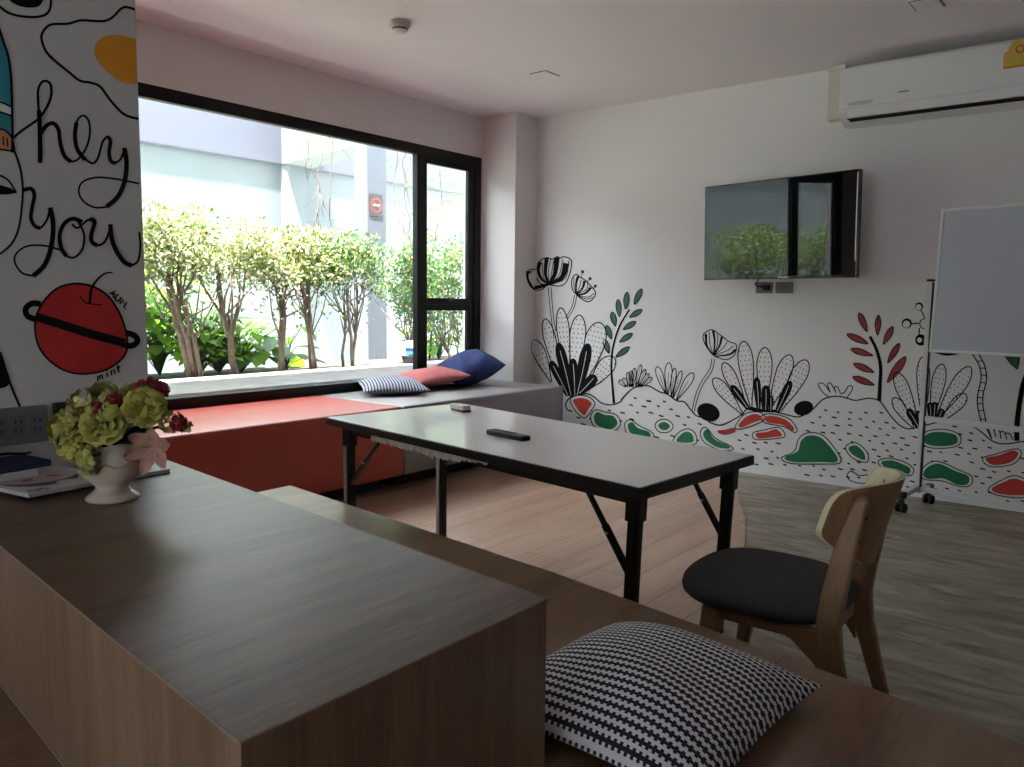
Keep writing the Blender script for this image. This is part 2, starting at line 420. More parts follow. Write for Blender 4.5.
# rear wall behind the viewer with a wide glazed opening that lets daylight in
BX0, BX1, BZ1 = -1.3, -0.1, 1.65
wf = MB(); wf.box((WX-.2, Y0-.2, 0), (BX0, Y0, CZ)); wf.box((BX1, Y0-.2, 0), (X1+.2, Y0, CZ)); wf.box((BX0, Y0-.2, BZ1), (BX1, Y0, CZ)); wf.box((BX0, Y0-.2, 0), (BX1, Y0, .1))
struct(wf.build('wall_front', M['wall']))
f = MB(); f.box((BX0, Y0-.12, BZ1-.06), (BX1, Y0-.04, BZ1)); f.box((BX0, Y0-.12, .1), (BX1, Y0-.04, .16))
for x in (BX0, (BX0+BX1)/2-.03, BX1-.06): f.box((x, Y0-.12, .16), (x+.06, Y0-.04, BZ1-.06))
w2 = struct(f.build('window_2', M['frame'], bevel=.004))
for x in (BX0+.06, (BX0+BX1)/2+.03): MB().box((x, Y0-.085, .16), (x+.51, Y0-.079, BZ1-.06)).build('pane', M['glass'], w2)
struct(MB().box((WX, 5.215, 0), (-4.155, MY, CZ)).build('wall_corner_column', M['wallpink']), 'square off-white column in the corner beside window')
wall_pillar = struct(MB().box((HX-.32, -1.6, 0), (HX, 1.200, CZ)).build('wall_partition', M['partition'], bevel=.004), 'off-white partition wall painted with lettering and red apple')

# window: black aluminium frame with a wide fixed pane and a narrow opening light at each end
win = struct(MB().build('window_1', M['frame'])) if False else None
fx0, fx1 = WX-.055, WX-.0
f = MB()
f.box((fx0, WY0, WZ1-.075), (fx1, WY1, WZ1)); f.box((fx0, WY0, WZ0-.055), (fx1+.012, WY1, WZ0+.012))
f.box((fx0, WY0, WZ0), (fx1, WY0+.07, WZ1-.07)); f.box((fx0, WY1-.085, WZ0), (fx1, WY1, WZ1-.07))
f.box((fx0, 4.452, WZ0), (fx1, 4.515, WZ1-.07)); f.box((fx0, 2.04, WZ0), (fx1, 2.10, WZ1-.07))
win = struct(f.build('window_1', M['frame'], bevel=.004), 'wide black framed window looking onto a planter')
for (a, b) in ((4.505, WY1-.085), (WY0+.07, 2.04)):
    s = MB(); w = .065
    for (z0, z1) in ((1.175, WZ1-.075), (WZ0+.012, 1.175)):
        s.box((fx0+.008, a, z0), (fx1-.012, a+w, z1)); s.box((fx0+.008, b-w, z0), (fx1-.012, b, z1))
        s.box((fx0+.008, a+w, z0), (fx1-.012, b-w, z0+.05)); s.box((fx0+.008, a+w, z1-.05), (fx1-.012, b-w, z1))
    sash = s.build('sash', M['frame'], win, bevel=.003)
    MB().box((fx0+.022, a+.06, 1.22), (fx0+.028, b-.06, WZ1-.12)).build('pane', M['glass'], sash)
    MB().box((fx0+.022, a+.06, WZ0+.06), (fx0+.028, b-.06, 1.13)).build('pane', M['glass'], sash)
    hm = MB(); hm.box((fx1-.012, (a+b)/2+.02, 1.20), (fx1+.012, (a+b)/2+.05, 1.225)); hm.bar((fx1+.012, (a+b)/2+.05, 1.215), (fx1+.03, (a+b)/2-.06, 1.222), .014)
    hm.build('window_handle', M['black'], sash)
MB().box((fx0+.02, 2.10, WZ0+.01), (fx0+.026, 4.455, WZ1-.07)).build('pane', M['glass'], win)

# ------------------------------------------------------------------ outdoors
struct(MB().box((-13, -8, -.1), (WX-.25, 16, 0)).build('ground', M['extwhite']), 'pale concrete ground of the courtyard outside')
struct(MB().box((-5.62, -1.5, 0), (WX-.2, 9, .612)).build('trim_1', M['curb'], bevel=.01), 'wet pale concrete planter ledge outside the window')
struct(MB().box((-6.65, -1.5, 0), (-5.62, 9, .56)).build('planter_soil', M['soil']), 'dark soil bed behind the planter ledge')
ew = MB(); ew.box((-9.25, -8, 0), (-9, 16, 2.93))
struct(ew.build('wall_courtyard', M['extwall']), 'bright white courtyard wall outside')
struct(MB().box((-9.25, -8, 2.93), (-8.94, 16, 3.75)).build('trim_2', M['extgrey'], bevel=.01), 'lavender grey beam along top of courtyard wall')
struct(MB().box((-9, 6.42, 0), (-8.86, 6.72, 2.93)).build('trim_3', M['extwall']), 'white pilaster on the courtyard wall')
struct(MB().prism([(-8.94, 6.40), (-8.94, 6.85), (-7.1, 6.45), (-7.1, 6.13)], 2.93, 3.7).build('trim_4', M['extcol_light']), 'beam joining pilaster to outdoor column')
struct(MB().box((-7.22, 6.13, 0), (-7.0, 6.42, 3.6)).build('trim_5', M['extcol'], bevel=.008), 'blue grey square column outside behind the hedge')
# roof slab of this building, continuing over the wall
struct(MB().box((WX-.45, Y0-.4, CZ+.15), (X1+.4, 9, CZ+.35)).build('roof', M['roof']))
# wall of this building going on past the room
struct(MB().box((WX-.25, MY+.2, 0), (WX, 9, CZ+.15)).build('wall_outside', M['extwhite']))

# no smoking sign on the outdoor column
sg = empty('no_smoking_sign', (-7.0, 6.255, 2.27), 0, 'small dark red no smoking sign on outdoor grey column', 'sign')
MB().box((0, -.095, -.125), (.01, .095, .125)).build('sign_plate', M['signbrown'], sg, bevel=.003)
s = MB(); n = 40
for i in range(n):
    a0, a1 = 2*math.pi*i/n, 2*math.pi*(i+1)/n; k = len(s.v)
    for a in (a0, a1):
        for r in (.066, .082): s.v.append((.0125, r*math.cos(a), r*math.sin(a)))
    s.face([k, k+1, k+3, k+2])
s.bar((.0125, -.05, .05), (.0125, .05, -.05), .012, .002, up=(1, 0, 0))
s.build('prohibition_ring', M['signred'], sg)
s = MB(); s.box((.0118, -.045, -.008), (.0128, .03, .010), 0); s.box((.0118, .033, -.008), (.0128, .048, .010), 0)
s.build('cigarette_symbol', M['paper'], sg)

def leafquad(mb, p, d, nrm, ln, wd, mi):
    d = d.normalized(); x = d.cross(nrm)
    x = x.normalized() if x.length > 1e-4 else d.orthogonal().normalized()
    k = len(mb.v); nn = x.cross(d)
    mb.v += [tuple(p), tuple(p+d*ln*.45+x*wd/2+nn*wd*.12), tuple(p+d*ln), tuple(p+d*ln*.45-x*wd/2+nn*wd*.12)]
    mb.face([k, k+1, k+2, k+3], mi)
def rv(): return Vector((rnd.gauss(0, 1), rnd.gauss(0, 1), rnd.gauss(0, 1))).normalized()

def hedge_shrub(loc, top, lo, ry, leaves, mats, wts, stems, label, lean=0, size=.040, rx=.30, name='hedge_shrub', thick=1):
    root = empty(name, loc, 0, label, 'shrub', 'clipped shrubs in the planter outside')
    t = MB(); tips = []
    for i in range(stems):
        ox, oy = rnd.uniform(-.05, .05), rnd.uniform(-.07, .07)*(stems > 1)
        p = [Vector((ox, oy, 0))]; ax, ay = rnd.uniform(-.08, .08), lean+rnd.uniform(-.14, .14)
        H = lo-loc[2]
        for q in range(1, 6): p.append(Vector((ox+ax*q/5+rnd.uniform(-.012, .012), oy+ay*q/5+rnd.uniform(-.015, .015), H*1.05*q/5)))
        rr = thick*rnd.uniform(.018, .026)/(1 if stems < 3 else 1.35)
        t.tube(p, rr, 7, r2=rr*.6)
        for b in range(8):
            s0 = p[rnd.choice((2, 3, 4, 5))]; e = Vector((rnd.uniform(-rx, rx)*.8, s0.y+rnd.uniform(-ry, ry)*.9, rnd.uniform(H*.95, top-loc[2]-.1)))
            m1 = s0.lerp(e, .5)+Vector((0, rnd.uniform(-.05, .05), -.05))
            t.tube([s0, m1, e], rr*.45, 5, r2=.003); tips.append(e)
    t.build('trunk', M['bark'], root)
    g = MB(); cen = Vector((0, lean, (top+lo)/2-loc[2])); hz = (top-lo)/2
    cl = [(cen+Vector((rnd.uniform(-rx, rx)*.8, rnd.uniform(-ry, ry)*.85, rnd.uniform(-hz, hz)*.7)), rnd.uniform(.09, .17)) for _ in range(34)]
    for i in range(leaves):
        c, r = rnd.choice(cl); d = rv(); p = c+d*r*rnd.random()**.4
        if p.z > top-loc[2]: p.z = top-loc[2]-rnd.random()*.05
        if rnd.random() < .05: p.z -= rnd.uniform(.1, .45)
        ln = size*rnd.uniform(.7, 1.3)
        w = list(wts)
        mi = rnd.choices(range(len(mats)), w)[0]
        leafquad(g, p, (d+rv()*.8+Vector((0, 0, .3))), rv()+Vector((0, 0, 1)), ln, ln*.5, mi)
    g.build('foliage', [M[m] for m in mats], root)
    return root
SUN = ('leaf_a', 'leaf_e', 'leaf_b', 'leaf_f'); GRN = ('leaf_b', 'leaf_c', 'leaf_a', 'leaf_f')
for (y_, lb_) in ((-.55, 'clipped shrub outside, fifth to the left of partition edge'), (.05, 'clipped shrub outside, fourth to the left of partition edge'), (.62, 'clipped shrub outside, third to the left of partition edge'), (1.18, 'clipped shrub outside, second to the left of partition edge'), (1.76, 'clipped shrub outside, hidden just behind the partition')):
    hedge_shrub((-5.75, y_, .56), 1.9, 1.2, .40, 1700, ('leaf_a', 'leaf_d', 'leaf_b', 'leaf_e'), (3, 3, 4, 1), 2, lb_)
hedge_shrub((-5.80, 2.65, .56), 1.88, 1.34, .40, 3600, SUN, (5, 3, 3, .5), 2, 'clipped shrub at the left edge of the view, beside the partition')
hedge_shrub((-5.78, 3.28, .56), 1.88, 1.34, .36, 4000, SUN, (5, 4, 3, .5), 3, 'clipped pale shrub with thick gnarled trunk, leftmost trunk seen in window', -.14, thick=1.5)
hedge_shrub((-5.78, 3.68, .56), 1.84, 1.34, .34, 3800, SUN, (5, 5, 2, .6), 1, 'clipped cream leaved shrub with one straight trunk, second from left in window', -.03, thick=1.3)
hedge_shrub((-5.76, 4.09, .56), 1.80, 1.32, .30, 3400, SUN, (5, 4, 3, 1), 2, 'clipped cream leaved shrub with dark upright trunk, third from left in window', -.0, thick=1.1)
hedge_shrub((-5.74, 4.40, .56), 1.80, 1.32, .26, 3000, SUN, (4, 3, 4, 1.5), 4, 'clipped shrub with several thin crossing stems', -.10)
hedge_shrub((-5.72, 4.78, .56), 1.80, 1.30, .36, 4600, GRN, (5, 3, 2, 1), 3, 'clipped green shrub just left of the outdoor column', -.02)
hedge_shrub((-5.72, 5.62, .56), 1.86, .95, .34, 5600, GRN, (5, 5, 1, 1), 3, 'bushy green shrub right of the outdoor column', -.05)
hedge_shrub((-5.80, 6.22, .56), 2.00, .80, .36, 5600, GRN, (5, 4, 2, .6), 3, 'bushy green shrub behind the narrow window pane')
hedge_shrub((-5.72, 6.95, .56), 2.0, .9, .40, 3200, GRN, (5, 4, 2, .6), 2, 'bushy green shrub at far right of window')

def broadleaf(loc, h, n, label, size=.17, m='leaf_d', m2='leaf_b'):
    root = empty('broadleaf_plant', loc, 0, label, 'plant', 'broad leaved plants under the hedge')
    g = MB(); st = MB()
    for i in range(n):
        a = rnd.uniform(0, 2*math.pi); rr = rnd.uniform(.05, .42); z = h*rnd.uniform(.25, 1)
        e = Vector((math.cos(a)*rr*.6, math.sin(a)*rr, z)); st.tube([(0, 0, 0), (e.x*.3, e.y*.3, z*.6), tuple(e)], .005, 5)
        d = Vector((math.cos(a), math.sin(a), rnd.uniform(-.5, .4))); ln = size*rnd.uniform(.6, 1.25)
        # five segment leaf blade with a drooping tip
        x = d.cross(Vector((0, 0, 1))).normalized(); k = len(g.v); N = 6
        for q in range(N+1):
            t = q/N; w = ln*.30*math.sin(math.pi*min(1, t*.96+.04))**.7; c = e+d*ln*t-Vector((0, 0, ln*.35*t*t))
            g.v += [tuple(c+x*w), tuple(c-Vector((0, 0, w*.25))), tuple(c-x*w)]
        mi = rnd.choice((0, 0, 1))
        for q in range(N):
            for s in (0, 1): g.face([k+3*q+s, k+3*q+s+1, k+3*q+s+4, k+3*q+s+3], mi, True)
    st.build('stem', M['leaf_b'], root); g.build('leaf', [M[m], M[m2]], root)
broadleaf((-6.35, 3.10, .56), .95, 90, 'tall bright broad leaved plant beside the partition edge', .20)
broadleaf((-6.25, 3.62, .56), .62, 110, 'bright green broad leaved plant behind the thick gnarled trunk', .13)
broadleaf((-6.45, 3.38, .56), .80, 110, 'bright green broad leaved plant between the two leftmost trunks', .15, 'leaf_d', 'leaf_d')
broadleaf((-6.35, 3.86, .56), .50, 90, 'fresh green low broad leaved plant between second and third trunks', .12, 'leaf_d', 'leaf_d')
broadleaf((-6.30, 4.05, .56), .44, 90, 'bright green low broad leaved plant right of the thick gnarled trunk', .13)
broadleaf((-6.20, 4.45, .56), .42, 16, 'broad leaved plant with large drooping leaves in the middle of planter', .26, 'leaf_b', 'leaf_d')
broadleaf((-6.2, 6.45, .56), .5, 40, 'green broad leaved plant low behind the narrow window pane', .16)

# feathery young tree seen through the narrow pane
ft = empty('feathery_tree', (-6.15, 6.25, .56), 0, 'slender young tree with feathery leaves behind narrow window pane', 'tree')
t = MB(); t.tube([(0, 0, 0), (.02, .06, .7), (0, .05, 1.2), (.03, .17, 1.7), (0, .12, 2.3)], .014, 7, r2=.004); t.build('trunk', M['bark'], ft)
g = MB(); b_ = MB()
for i in range(22):
    z = rnd.uniform(1.35, 2.35); s0 = Vector((.02, .13, z)); a = rnd.uniform(0, 6.28); L_ = rnd.uniform(.2, .42)
    d = Vector((math.cos(a)*.5, math.sin(a), .15)).normalized(); b_.tube([s0, s0+d*L_*.5+Vector((0, 0, .03)), s0+d*L_-Vector((0, 0, .06))], .003, 4)
    for q in range(26):
        t_ = .15+.85*q/26; p = s0+d*L_*t_+Vector((0, 0, .03*math.sin(t_*3)-.06*t_*t_)); sd = 1 if q % 2 else -1
        leafquad(g, p, d.cross(Vector((0, 0, 1)))*sd+d*.4, Vector((0, 0, 1)), .07, .022, 0)
b_.build('branch', M['bark'], ft); g.build('foliage', M['leaf_b'], ft)

# hanging bare vines and the beam they hang from
struct(MB().box((-6.42, 3.0, 3.30), (-6.28, 8.0, 3.42)).build('trim_6', M['extcol_light'], bevel=.006), 'overhead beam the bare vines hang from')
for i, (u, v0, u1, v1, lb) in enumerate(((324, 118, 312, 268, 'long bare vine hanging between pilaster and outdoor column'), (331, 118, 334, 275, 'bare forked vine hanging just left of outdoor column'),
                                 (306, 120, 322, 205, 'short bare vine nearest the pilaster'), (397, 150, 392, 262, 'bare vine hanging just right of outdoor column'), (404, 150, 411, 262, 'thin bare vine hanging beside the black mullion'), (411, 152, 402, 235, 'short reddish bare vine beside the black mullion'))):
    a = atx(u, v0, -6.35); b = atx(u1, v1, -6.2); vm = MB(); P = []
    P.append(Vector((-6.35, a.y, 3.31)))
    for q in range(9): P.append(a.lerp(b, q/8)+Vector((rnd.uniform(-.03, .03), rnd.uniform(-.035, .035), 0)))
    vm.tube(P, .006, 5)
    for q in range(7):
        s0 = P[rnd.randint(1, 8)]; e = s0+Vector((rnd.uniform(-.1, .1), rnd.uniform(-.22, .22), -rnd.uniform(.1, .3)))
        vm.tube([s0, s0.lerp(e, .5)+rv()*.03, e], .004, 4, r2=.002)
    tag(vm.build('hanging_vine', M['vinebark']), lb, 'vine', 'bare vines hanging outside')
# blue glazed house ornament in a black tray
lp = atz(404, 364, .612); lp = Vector((-5.52, 5.37, .612))
orn = empty('garden_ornament', lp, R(20), 'small blue and white house shaped ornament on planter ledge', 'ornament'); orn.scale = (1.35, 1.35, 1.35)
MB().lathe([(.055, 0), (.070, .045), (.074, .05), (.06, .05)], seg=20).build('tray', M['black'], orn)
b = MB(); b.box((-.03, -.035, .06), (.03, .035, .11)); b.build('house_body', M['blueglaze'], orn, bevel=.004)
b = MB(); k = len(b.v)
b.v += [(-.04, -.045, .108), (.04, -.045, .108), (.04, .045, .108), (-.04, .045, .108), (-.04, 0, .16), (.04, 0, .16)]
for q in ((0, 1, 2, 3), (0, 4, 5, 1), (3, 2, 5, 4), (0, 3, 4), (1, 5, 2)): b.face(list(q))
b.build('house_roof', M['curb'], orn, bevel=.003)

# ------------------------------------------------------------------ built-in platform, low counter
pl = tag(MB().prism([(-2.814, 2.03), (-2.80, 1.215), (-2.352, 1.215), (-2.352, -.9), (1.6, -.9), (1.6, 1.44), (-.135, 1.657), (-1.288, 1.852)], .006, PZ).build('platform', M['platform'], bevel=.003), 'low dark brown wood veneer platform under the counter and pillow', 'platform')
ct = empty('low_counter', (0, 0, PZ), 0, 'brown wood veneer low counter holding vase and magazines', 'counter')
def loc(o, v): 
    for q in o.data.vertices: q.co -= Vector(v)
cq = [(-.744, 1.028), (-.745, .467), (-2.352, .636), (-2.352, 1.212)]
o = MB().prism(cq, PZ, DZ-.003).build('carcass', M['counter_side'], ct, bevel=.001); loc(o, (0, 0, PZ))
o = MB().prism(cq, DZ-.003, DZ).build('counter_top', M['counter'], ct); loc(o, (0, 0, PZ))
e = MB()
for z, w in ((DZ-.002, .003), (PZ+.003, .005)):
    for i in range(3):
        a, b = [(-2.352, .636), (-.745, .467), (-.744, 1.028), (-2.352, 1.212)][i:i+2]; e.bar((*a, z), (*b, z), w, w)
o = e.build('edge_highlight_strip', M['edge'], ct); loc(o, (0, 0, PZ)); o['label'] = 'thin pale strip painting the highlight along the counter edges'  # top edge and platform joint highlights, painted as pale bars

# ------------------------------------------------------------------ daybeds
def daybed(name, y0, y1, m, label, x0=WX+.012, x1=-3.635):
    root = empty(name, ((x0+x1)/2, (y0+y1)/2, 0.006), 0, label, 'daybed')
    hx, hy = (x1-x0)/2, (y1-y0)/2
    b = MB().box((-hx, -hy, .10), (hx, hy, .54)).build('upholstered_block', m, root, bevel=.022, bseg=4, smooth=True)
    MB().box((-hx+.02, -hy+.05, 0), (hx-.16, hy-.05, .10)).build('plinth', M['blackmatte'], root)
    p = MB(); z = .512
    p.tube([(hx+.001, -hy+.02, z), (hx+.001, hy-.02, z)], .003, 6); p.build('piping', m, root)
daybed('daybed', 1.30, 3.47, M['orange'], 'orange red vinyl daybed block under the window')
daybed('daybed', 3.476, 5.210, M['greyvinyl'], 'grey vinyl daybed block in the corner carrying three pillows')

# ------------------------------------------------------------------ pillows
def pillow(name, loc_, rz, sx, sy, h, m, label, tilt=(0, 0), group=None, sag=0, seed=1, uvs=1, low=.75):
    N = 36; mb = MB(); mb.uv = []; rr = random.Random(seed); ph = [rr.uniform(0, 6) for _ in range(6)]
    def pt(u, v, sgn):
        e = max(0, 1-abs(u)**2.6)**.62*max(0, 1-abs(v)**2.6)**.62
        pinch = 1-.07*(1-abs(u)**2)*abs(v)**2-.0
        pinch2 = 1-.07*(1-abs(v)**2)*abs(u)**2
        x = u*sx/2*pinch2*(1+0); y = v*sy/2*pinch
        wr = .05*math.sin(5*u+ph[0]+2*v)*e+.04*math.sin(7*v+ph[1]+3*u)*e
        z = sgn*h/2*e*(1+(wr if sgn > 0 else 0))
        if sgn < 0: z *= low
        z += sag*(math.sin(2*u+ph[2])*.5+v*v*.5)*h
        return (x, y, z)
    for sgn in (1, -1):
        for i in range(N+1):
            for j in range(N+1):
                u, v = -1+2*i/N, -1+2*j/N; u, v = math.sin(u*math.pi/2)*.35+u*.65, math.sin(v*math.pi/2)*.35+v*.65
                mb.v.append(pt(u, v, sgn)); mb.uv.append((10+u*sx/2*uvs, 10+v*sy/2*uvs))
    K = (N+1)**2
    for s_ in (0, 1):
        for i in range(N):
            for j in range(N):
                a = s_*K+i*(N+1)+j; q = [a, a+N+1, a+N+2, a+1]
                mb.face(q if s_ == 0 else q[::-1], 0, True)
    me_o = mb.build(name, m)
    bm = bmesh.new(); bm.from_mesh(me_o.data); bmesh.ops.remove_doubles(bm, verts=bm.verts, dist=.0004); bm.to_mesh(me_o.data); bm.free()
    me_o.location = loc_; me_o.rotation_euler = (tilt[0], tilt[1], rz)
    tag(me_o, label, 'pillow', group)
    return me_o
pillow('pillow', (-.712, 1.325, PZ+.032), R(-1), .48, .52, .175, M['weave'], 'large black and white woven pillow on the platform beside the counter', tilt=(R(0), R(0)), seed=3, low=.33)
pillow('pillow', (-4.24, 3.93, .546+.052), R(-35), .56, .46, .115, M['weavesmall'], 'navy and white striped pillow lying flat on grey daybed', tilt=(R(0), R(2)), seed=5)
pillow('pillow', (-4.28, 4.36, .546+.080), R(-20), .50, .46, .14, M['pinkfab'], 'dusty red pillow lying between striped and blue pillows', tilt=(R(6), R(0)), seed=8)
pillow('pillow', (-4.24, 4.76, .546+.125), R(-22), .46, .44, .27, M['bluefab'], 'navy blue pillow slumped near the corner column', tilt=(R(17), R(12)), seed=11, sag=.10)

# ------------------------------------------------------------------ folding table
tq = [(-2.711, 2.149), (-1.059, 1.881), (-1.013, 2.535), (-2.627, 2.882)]
tc_ = Vector((sum(p[0] for p in tq)/4, sum(p[1] for p in tq)/4, 0))
ft = empty('folding_table', (tc_.x, tc_.y, .006), 0, 'long white topped folding table with black metal legs', 'table')
loff = Vector((tc_.x, tc_.y, .006))
def Lp(x, y, z): return tuple(Vector((x, y, z))-loff)
T = [(p[0]-tc_.x, p[1]-tc_.y) for p in tq]
MB().prism(T, TZ-.012-.006, TZ-.006).build('table_top', M['laminwhite'], ft, bevel=.0015)
def inset(poly, d):
    c = (sum(p[0] for p in poly)/4, sum(p[1] for p in poly)/4)
    return [(p[0]+(c[0]-p[0])*d, p[1]+(c[1]-p[1])*d*2.3) for p in poly]
e = MB(); O = [(p[0]*1.003, p[1]*1.006) for p in T]
for i in range(4):
    a, b = O[i], O[(i+1) % 4]; e.bar((*a, TZ-.023), (*b, TZ-.023), .012, .030)
e.build('edge_band', M['black'], ft, bevel=.002)
MB().prism(inset(T, .01), TZ-.040, TZ-.0185).build('underboard', M['grey'], ft)
Lu = (Vector(T[1])-Vector(T[0])).normalized(); Wv = (Vector(T[3])-Vector(T[0])).normalized()
def tp(u, w, z):  # bilinear point on the table
    a = Vector(T[0]).lerp(Vector(T[1]), u); b = Vector(T[3]).lerp(Vector(T[2]), u); p = a.lerp(b, w); return (p.x, p.y, z)
fr = MB()
for w in (.07, .93): fr.bar(tp(.03, w, TZ-.055), tp(.97, w, TZ-.055), .022, .030)
for u in (.04, .96): fr.bar(tp(u, .07, TZ-.055), tp(u, .93, TZ-.055), .022, .030)
fr.build('under_frame', M['black'], ft)
legtop = {}
for (u, w, mleg, du, dw) in ((.062, .06, 'steel', .0, .0), (.022, .81, 'steel', .0, .0), (.975, .07, 'black', -.02, .02), (.972, .90, 'black', -.02, .0)):
    topz = TZ-.045; p = Vector(tp(u, w, topz)); q = Vector(tp(u+du, w+dw, 0)); 
    L_ = MB().bar(tuple(p), tuple(q), .034, .034)
    if mleg == 'steel': pass
    lo_ = L_.build('leg', M[mleg] if mleg == 'black' else M['black'], ft, bevel=.003)
    if mleg == 'steel':
        k = MB(); d = Vector((-.4, -1, 0)).normalized()*.0
        k.bar(tuple(p+Vector((-.009, -.0185, -.01))), tuple(q+Vector((-.009, -.0185, .02))), .018, .004); k.build('pale_leg_strip', M['steel'], lo_)  # pale strip along the left half of the black leg's front
    c = MB(); c.bar(tuple(p), tuple(p.lerp(q, .11)), .046, .044); c.build('leg_bracket', M['black'], lo_, bevel=.002)
    f_ = MB(); f_.bar(tuple(q+Vector((0, 0, .02))), tuple(q), .040, .040); f_.build('rubber_foot', M['blackmatte'], lo_, bevel=.003)
    side = 1 if u < .5 else -1
    a = Vector(tp(u+side*(.145 if u < .5 else .115), w, topz-.01)); b = p.lerp(q, .37); mid = a.lerp(b, .5)
    br = MB(); br.bar(tuple(a), tuple(mid), .018, .010); br.bar(tuple(a.lerp(b, .42)), tuple(b), .024, .012)
    bo = br.build('folding_brace', M['black'], ft, bevel=.002)
    r_ = MB(); r_.lathe([(.005, -.004), (.006, 0), (.003, .004)], tuple(mid+Vector((0, -.012, 0))), 10); r_.build('rivet', M['steel'], bo)
for (w_, lb) in ((0.06, .97), (.90, .97)): pass
# peeling plastic film under the front edge
pm = MB(); k0 = None
for i in range(60):
    u = .20+.42*i/59; a = Vector(tp(u, .004, TZ-.038)); dz = .012+.012*abs(math.sin(i*1.7))+.02*(rnd.random() if i > 30 else .3*rnd.random())
    if u > .45: dz *= max(.25, 1-(u-.45)*5)
    pm.v += [tuple(a), tuple(a+Vector((0, -.004+rnd.uniform(-.004, .004), -dz)))]
    if i: k = len(pm.v); pm.face([k-4, k-3, k-1, k-2])
o = pm.build('peeling_edge_film', M['offwhite'], ft); sm = o.modifiers.new('t', 'SOLIDIFY'); sm.thickness = .002

# remote and eraser on the table
rm = empty('remote_control', (-1.825, 2.262, TZ+.0), R(-11), 'slim black remote control lying on white folding table', 'remote')
MB().box((-.105, -.021, .0), (.105, .021, .019)).build('body', M['black'], rm, bevel=.007, bseg=3)
for i in range(7):
    for j in (-1, 0, 1):
        MB().lathe([(.0042, .0), (.0042, .0015), (.003, .0022)], (-.075+.018*i, j*.011, .0188), 8).build('button', M['button'], rm)
er = empty('board_eraser', (-2.44, 2.675, TZ), R(-16), 'small white block eraser near far end of folding table', 'eraser')
MB().box((-.035, -.022, 0.010), (.062, .022, .030)).build('body', M['eraser'], er, bevel=.004)
MB().box((-.035, -.022, 0), (.062, .022, .010)).build('felt_pad', M['grey'], er)
MB().box((-.075, -.008, 0), (-.045, .024, .026)).build('cap', M['white'], er, bevel=.004)

# ------------------------------------------------------------------ chair
ca = R(1.5); ch = empty('dining_chair', (-.775, 2.11, .0), ca, 'wooden chair with charcoal fabric seat at end of table', 'chair')
# seat: rounded trapezoid pad
sb = MB(); N = 48
def seatout(t, k=1):
    c, s_ = math.cos(t), math.sin(t); p = 3.0
    x = abs(c)**(2/p)*(1 if c > 0 else -1); y = abs(s_)**(2/p)*(1 if s_ > 0 else -1)
    w = .208 if x < 0 else .208-.012*x
    return (x*.214*k-.006, y*w*k)
rings = [(.80, .405), (.93, .410), (.99, .424), (1.0, .438), (.985, .454), (.94, .467), (.85, .477), (.7, .484), (.45, .489), (.2, .490)]
for k, z in rings:
    for i in range(N):
        x, y = seatout(2*math.pi*i/N, k); sb.v.append((x, y, z+.004))
for r_ in range(len(rings)-1):
    for i in range(N):
        j = (i+1) % N; sb.face([r_*N+i, r_*N+j, (r_+1)*N+j, (r_+1)*N+i], 0, True)
sb.face(list(range(N))[::-1]); sb.face([(len(rings)-1)*N+i for i in range(N)], 0, True)
sb.build('seat', M['seatfab'], ch)
rf = MB()
rf.bar((-.10, -.145, .390), (.18, -.145, .390), .022, .034); rf.bar((-.10, .145, .390), (.18, .145, .390), .022, .034)
rf.bar((-.10, -.15, .385), (-.10, .15, .385), .022, .045); rf.bar((.175, -.14, .385), (.175, .14, .385), .022, .045)
rf.build('seat_rail', M['chairwood'], ch, bevel=.003)
for s_ in (-1, 1):   # curved corner wings under the seat at the rear
    w = MB(); w.v += [(x, s_*.150+dy, z) for dy in (-.012, .012) for (x, z) in ((.03, .400), (.19, .405), (.19, .29), (.165, .325), (.11, .37))]
    w.face([0, 1, 2, 3, 4]); w.face([9, 8, 7, 6, 5])
    for i in range(5): j = (i+1) % 5; w.face([j, i, i+5, j+5])
    w.build('corner_brace', M['chairwood'], ch, bevel=.002)
def limb(name, prof, y, w0, m='chairwood'):
    b = MB(); k = len(prof)
    for i, (x, z, dx, dy, oy) in enumerate(prof):
        for (a, c) in ((-1, -1), (1, -1), (1, 1), (-1, 1)): b.v.append((x+a*dx/2, y+oy+c*dy/2, z))
    for i in range(k-1):
        for j in range(4): j2 = (j+1) % 4; b.face([i*4+j, i*4+j2, (i+1)*4+j2, (i+1)*4+j], 0)
    b.face([3, 2, 1, 0]); b.face([(k-1)*4+i for i in range(4)])
    return b.build(name, M[m], ch, bevel=.007, bseg=3)
for s_ in (-1, 1):
    limb('rear_leg', [(.300, .0, .028, .026, s_*.02), (.275, .10, .032, .028, s_*.014), (.238, .23, .042, .032, s_*.006), (.207, .35, .052, .034, 0), (.196, .43, .056, .036, 0), (.205, .50, .056, .036, 0), (.226, .62, .052, .034, 0), (.245, .70, .040, .032, 0), (.256, .742, .034, .030, 0), (.258, .756, .020, .018, 0)], s_*.150, .03)
    limb('front_leg', [(-.155, .0, .026, .026, s_*.02), (-.13, .2, .038, .032, s_*.010), (-.100, .375, .058, .036, 0), (-.098, .405, .058, .036, 0)], s_*.150, .03)
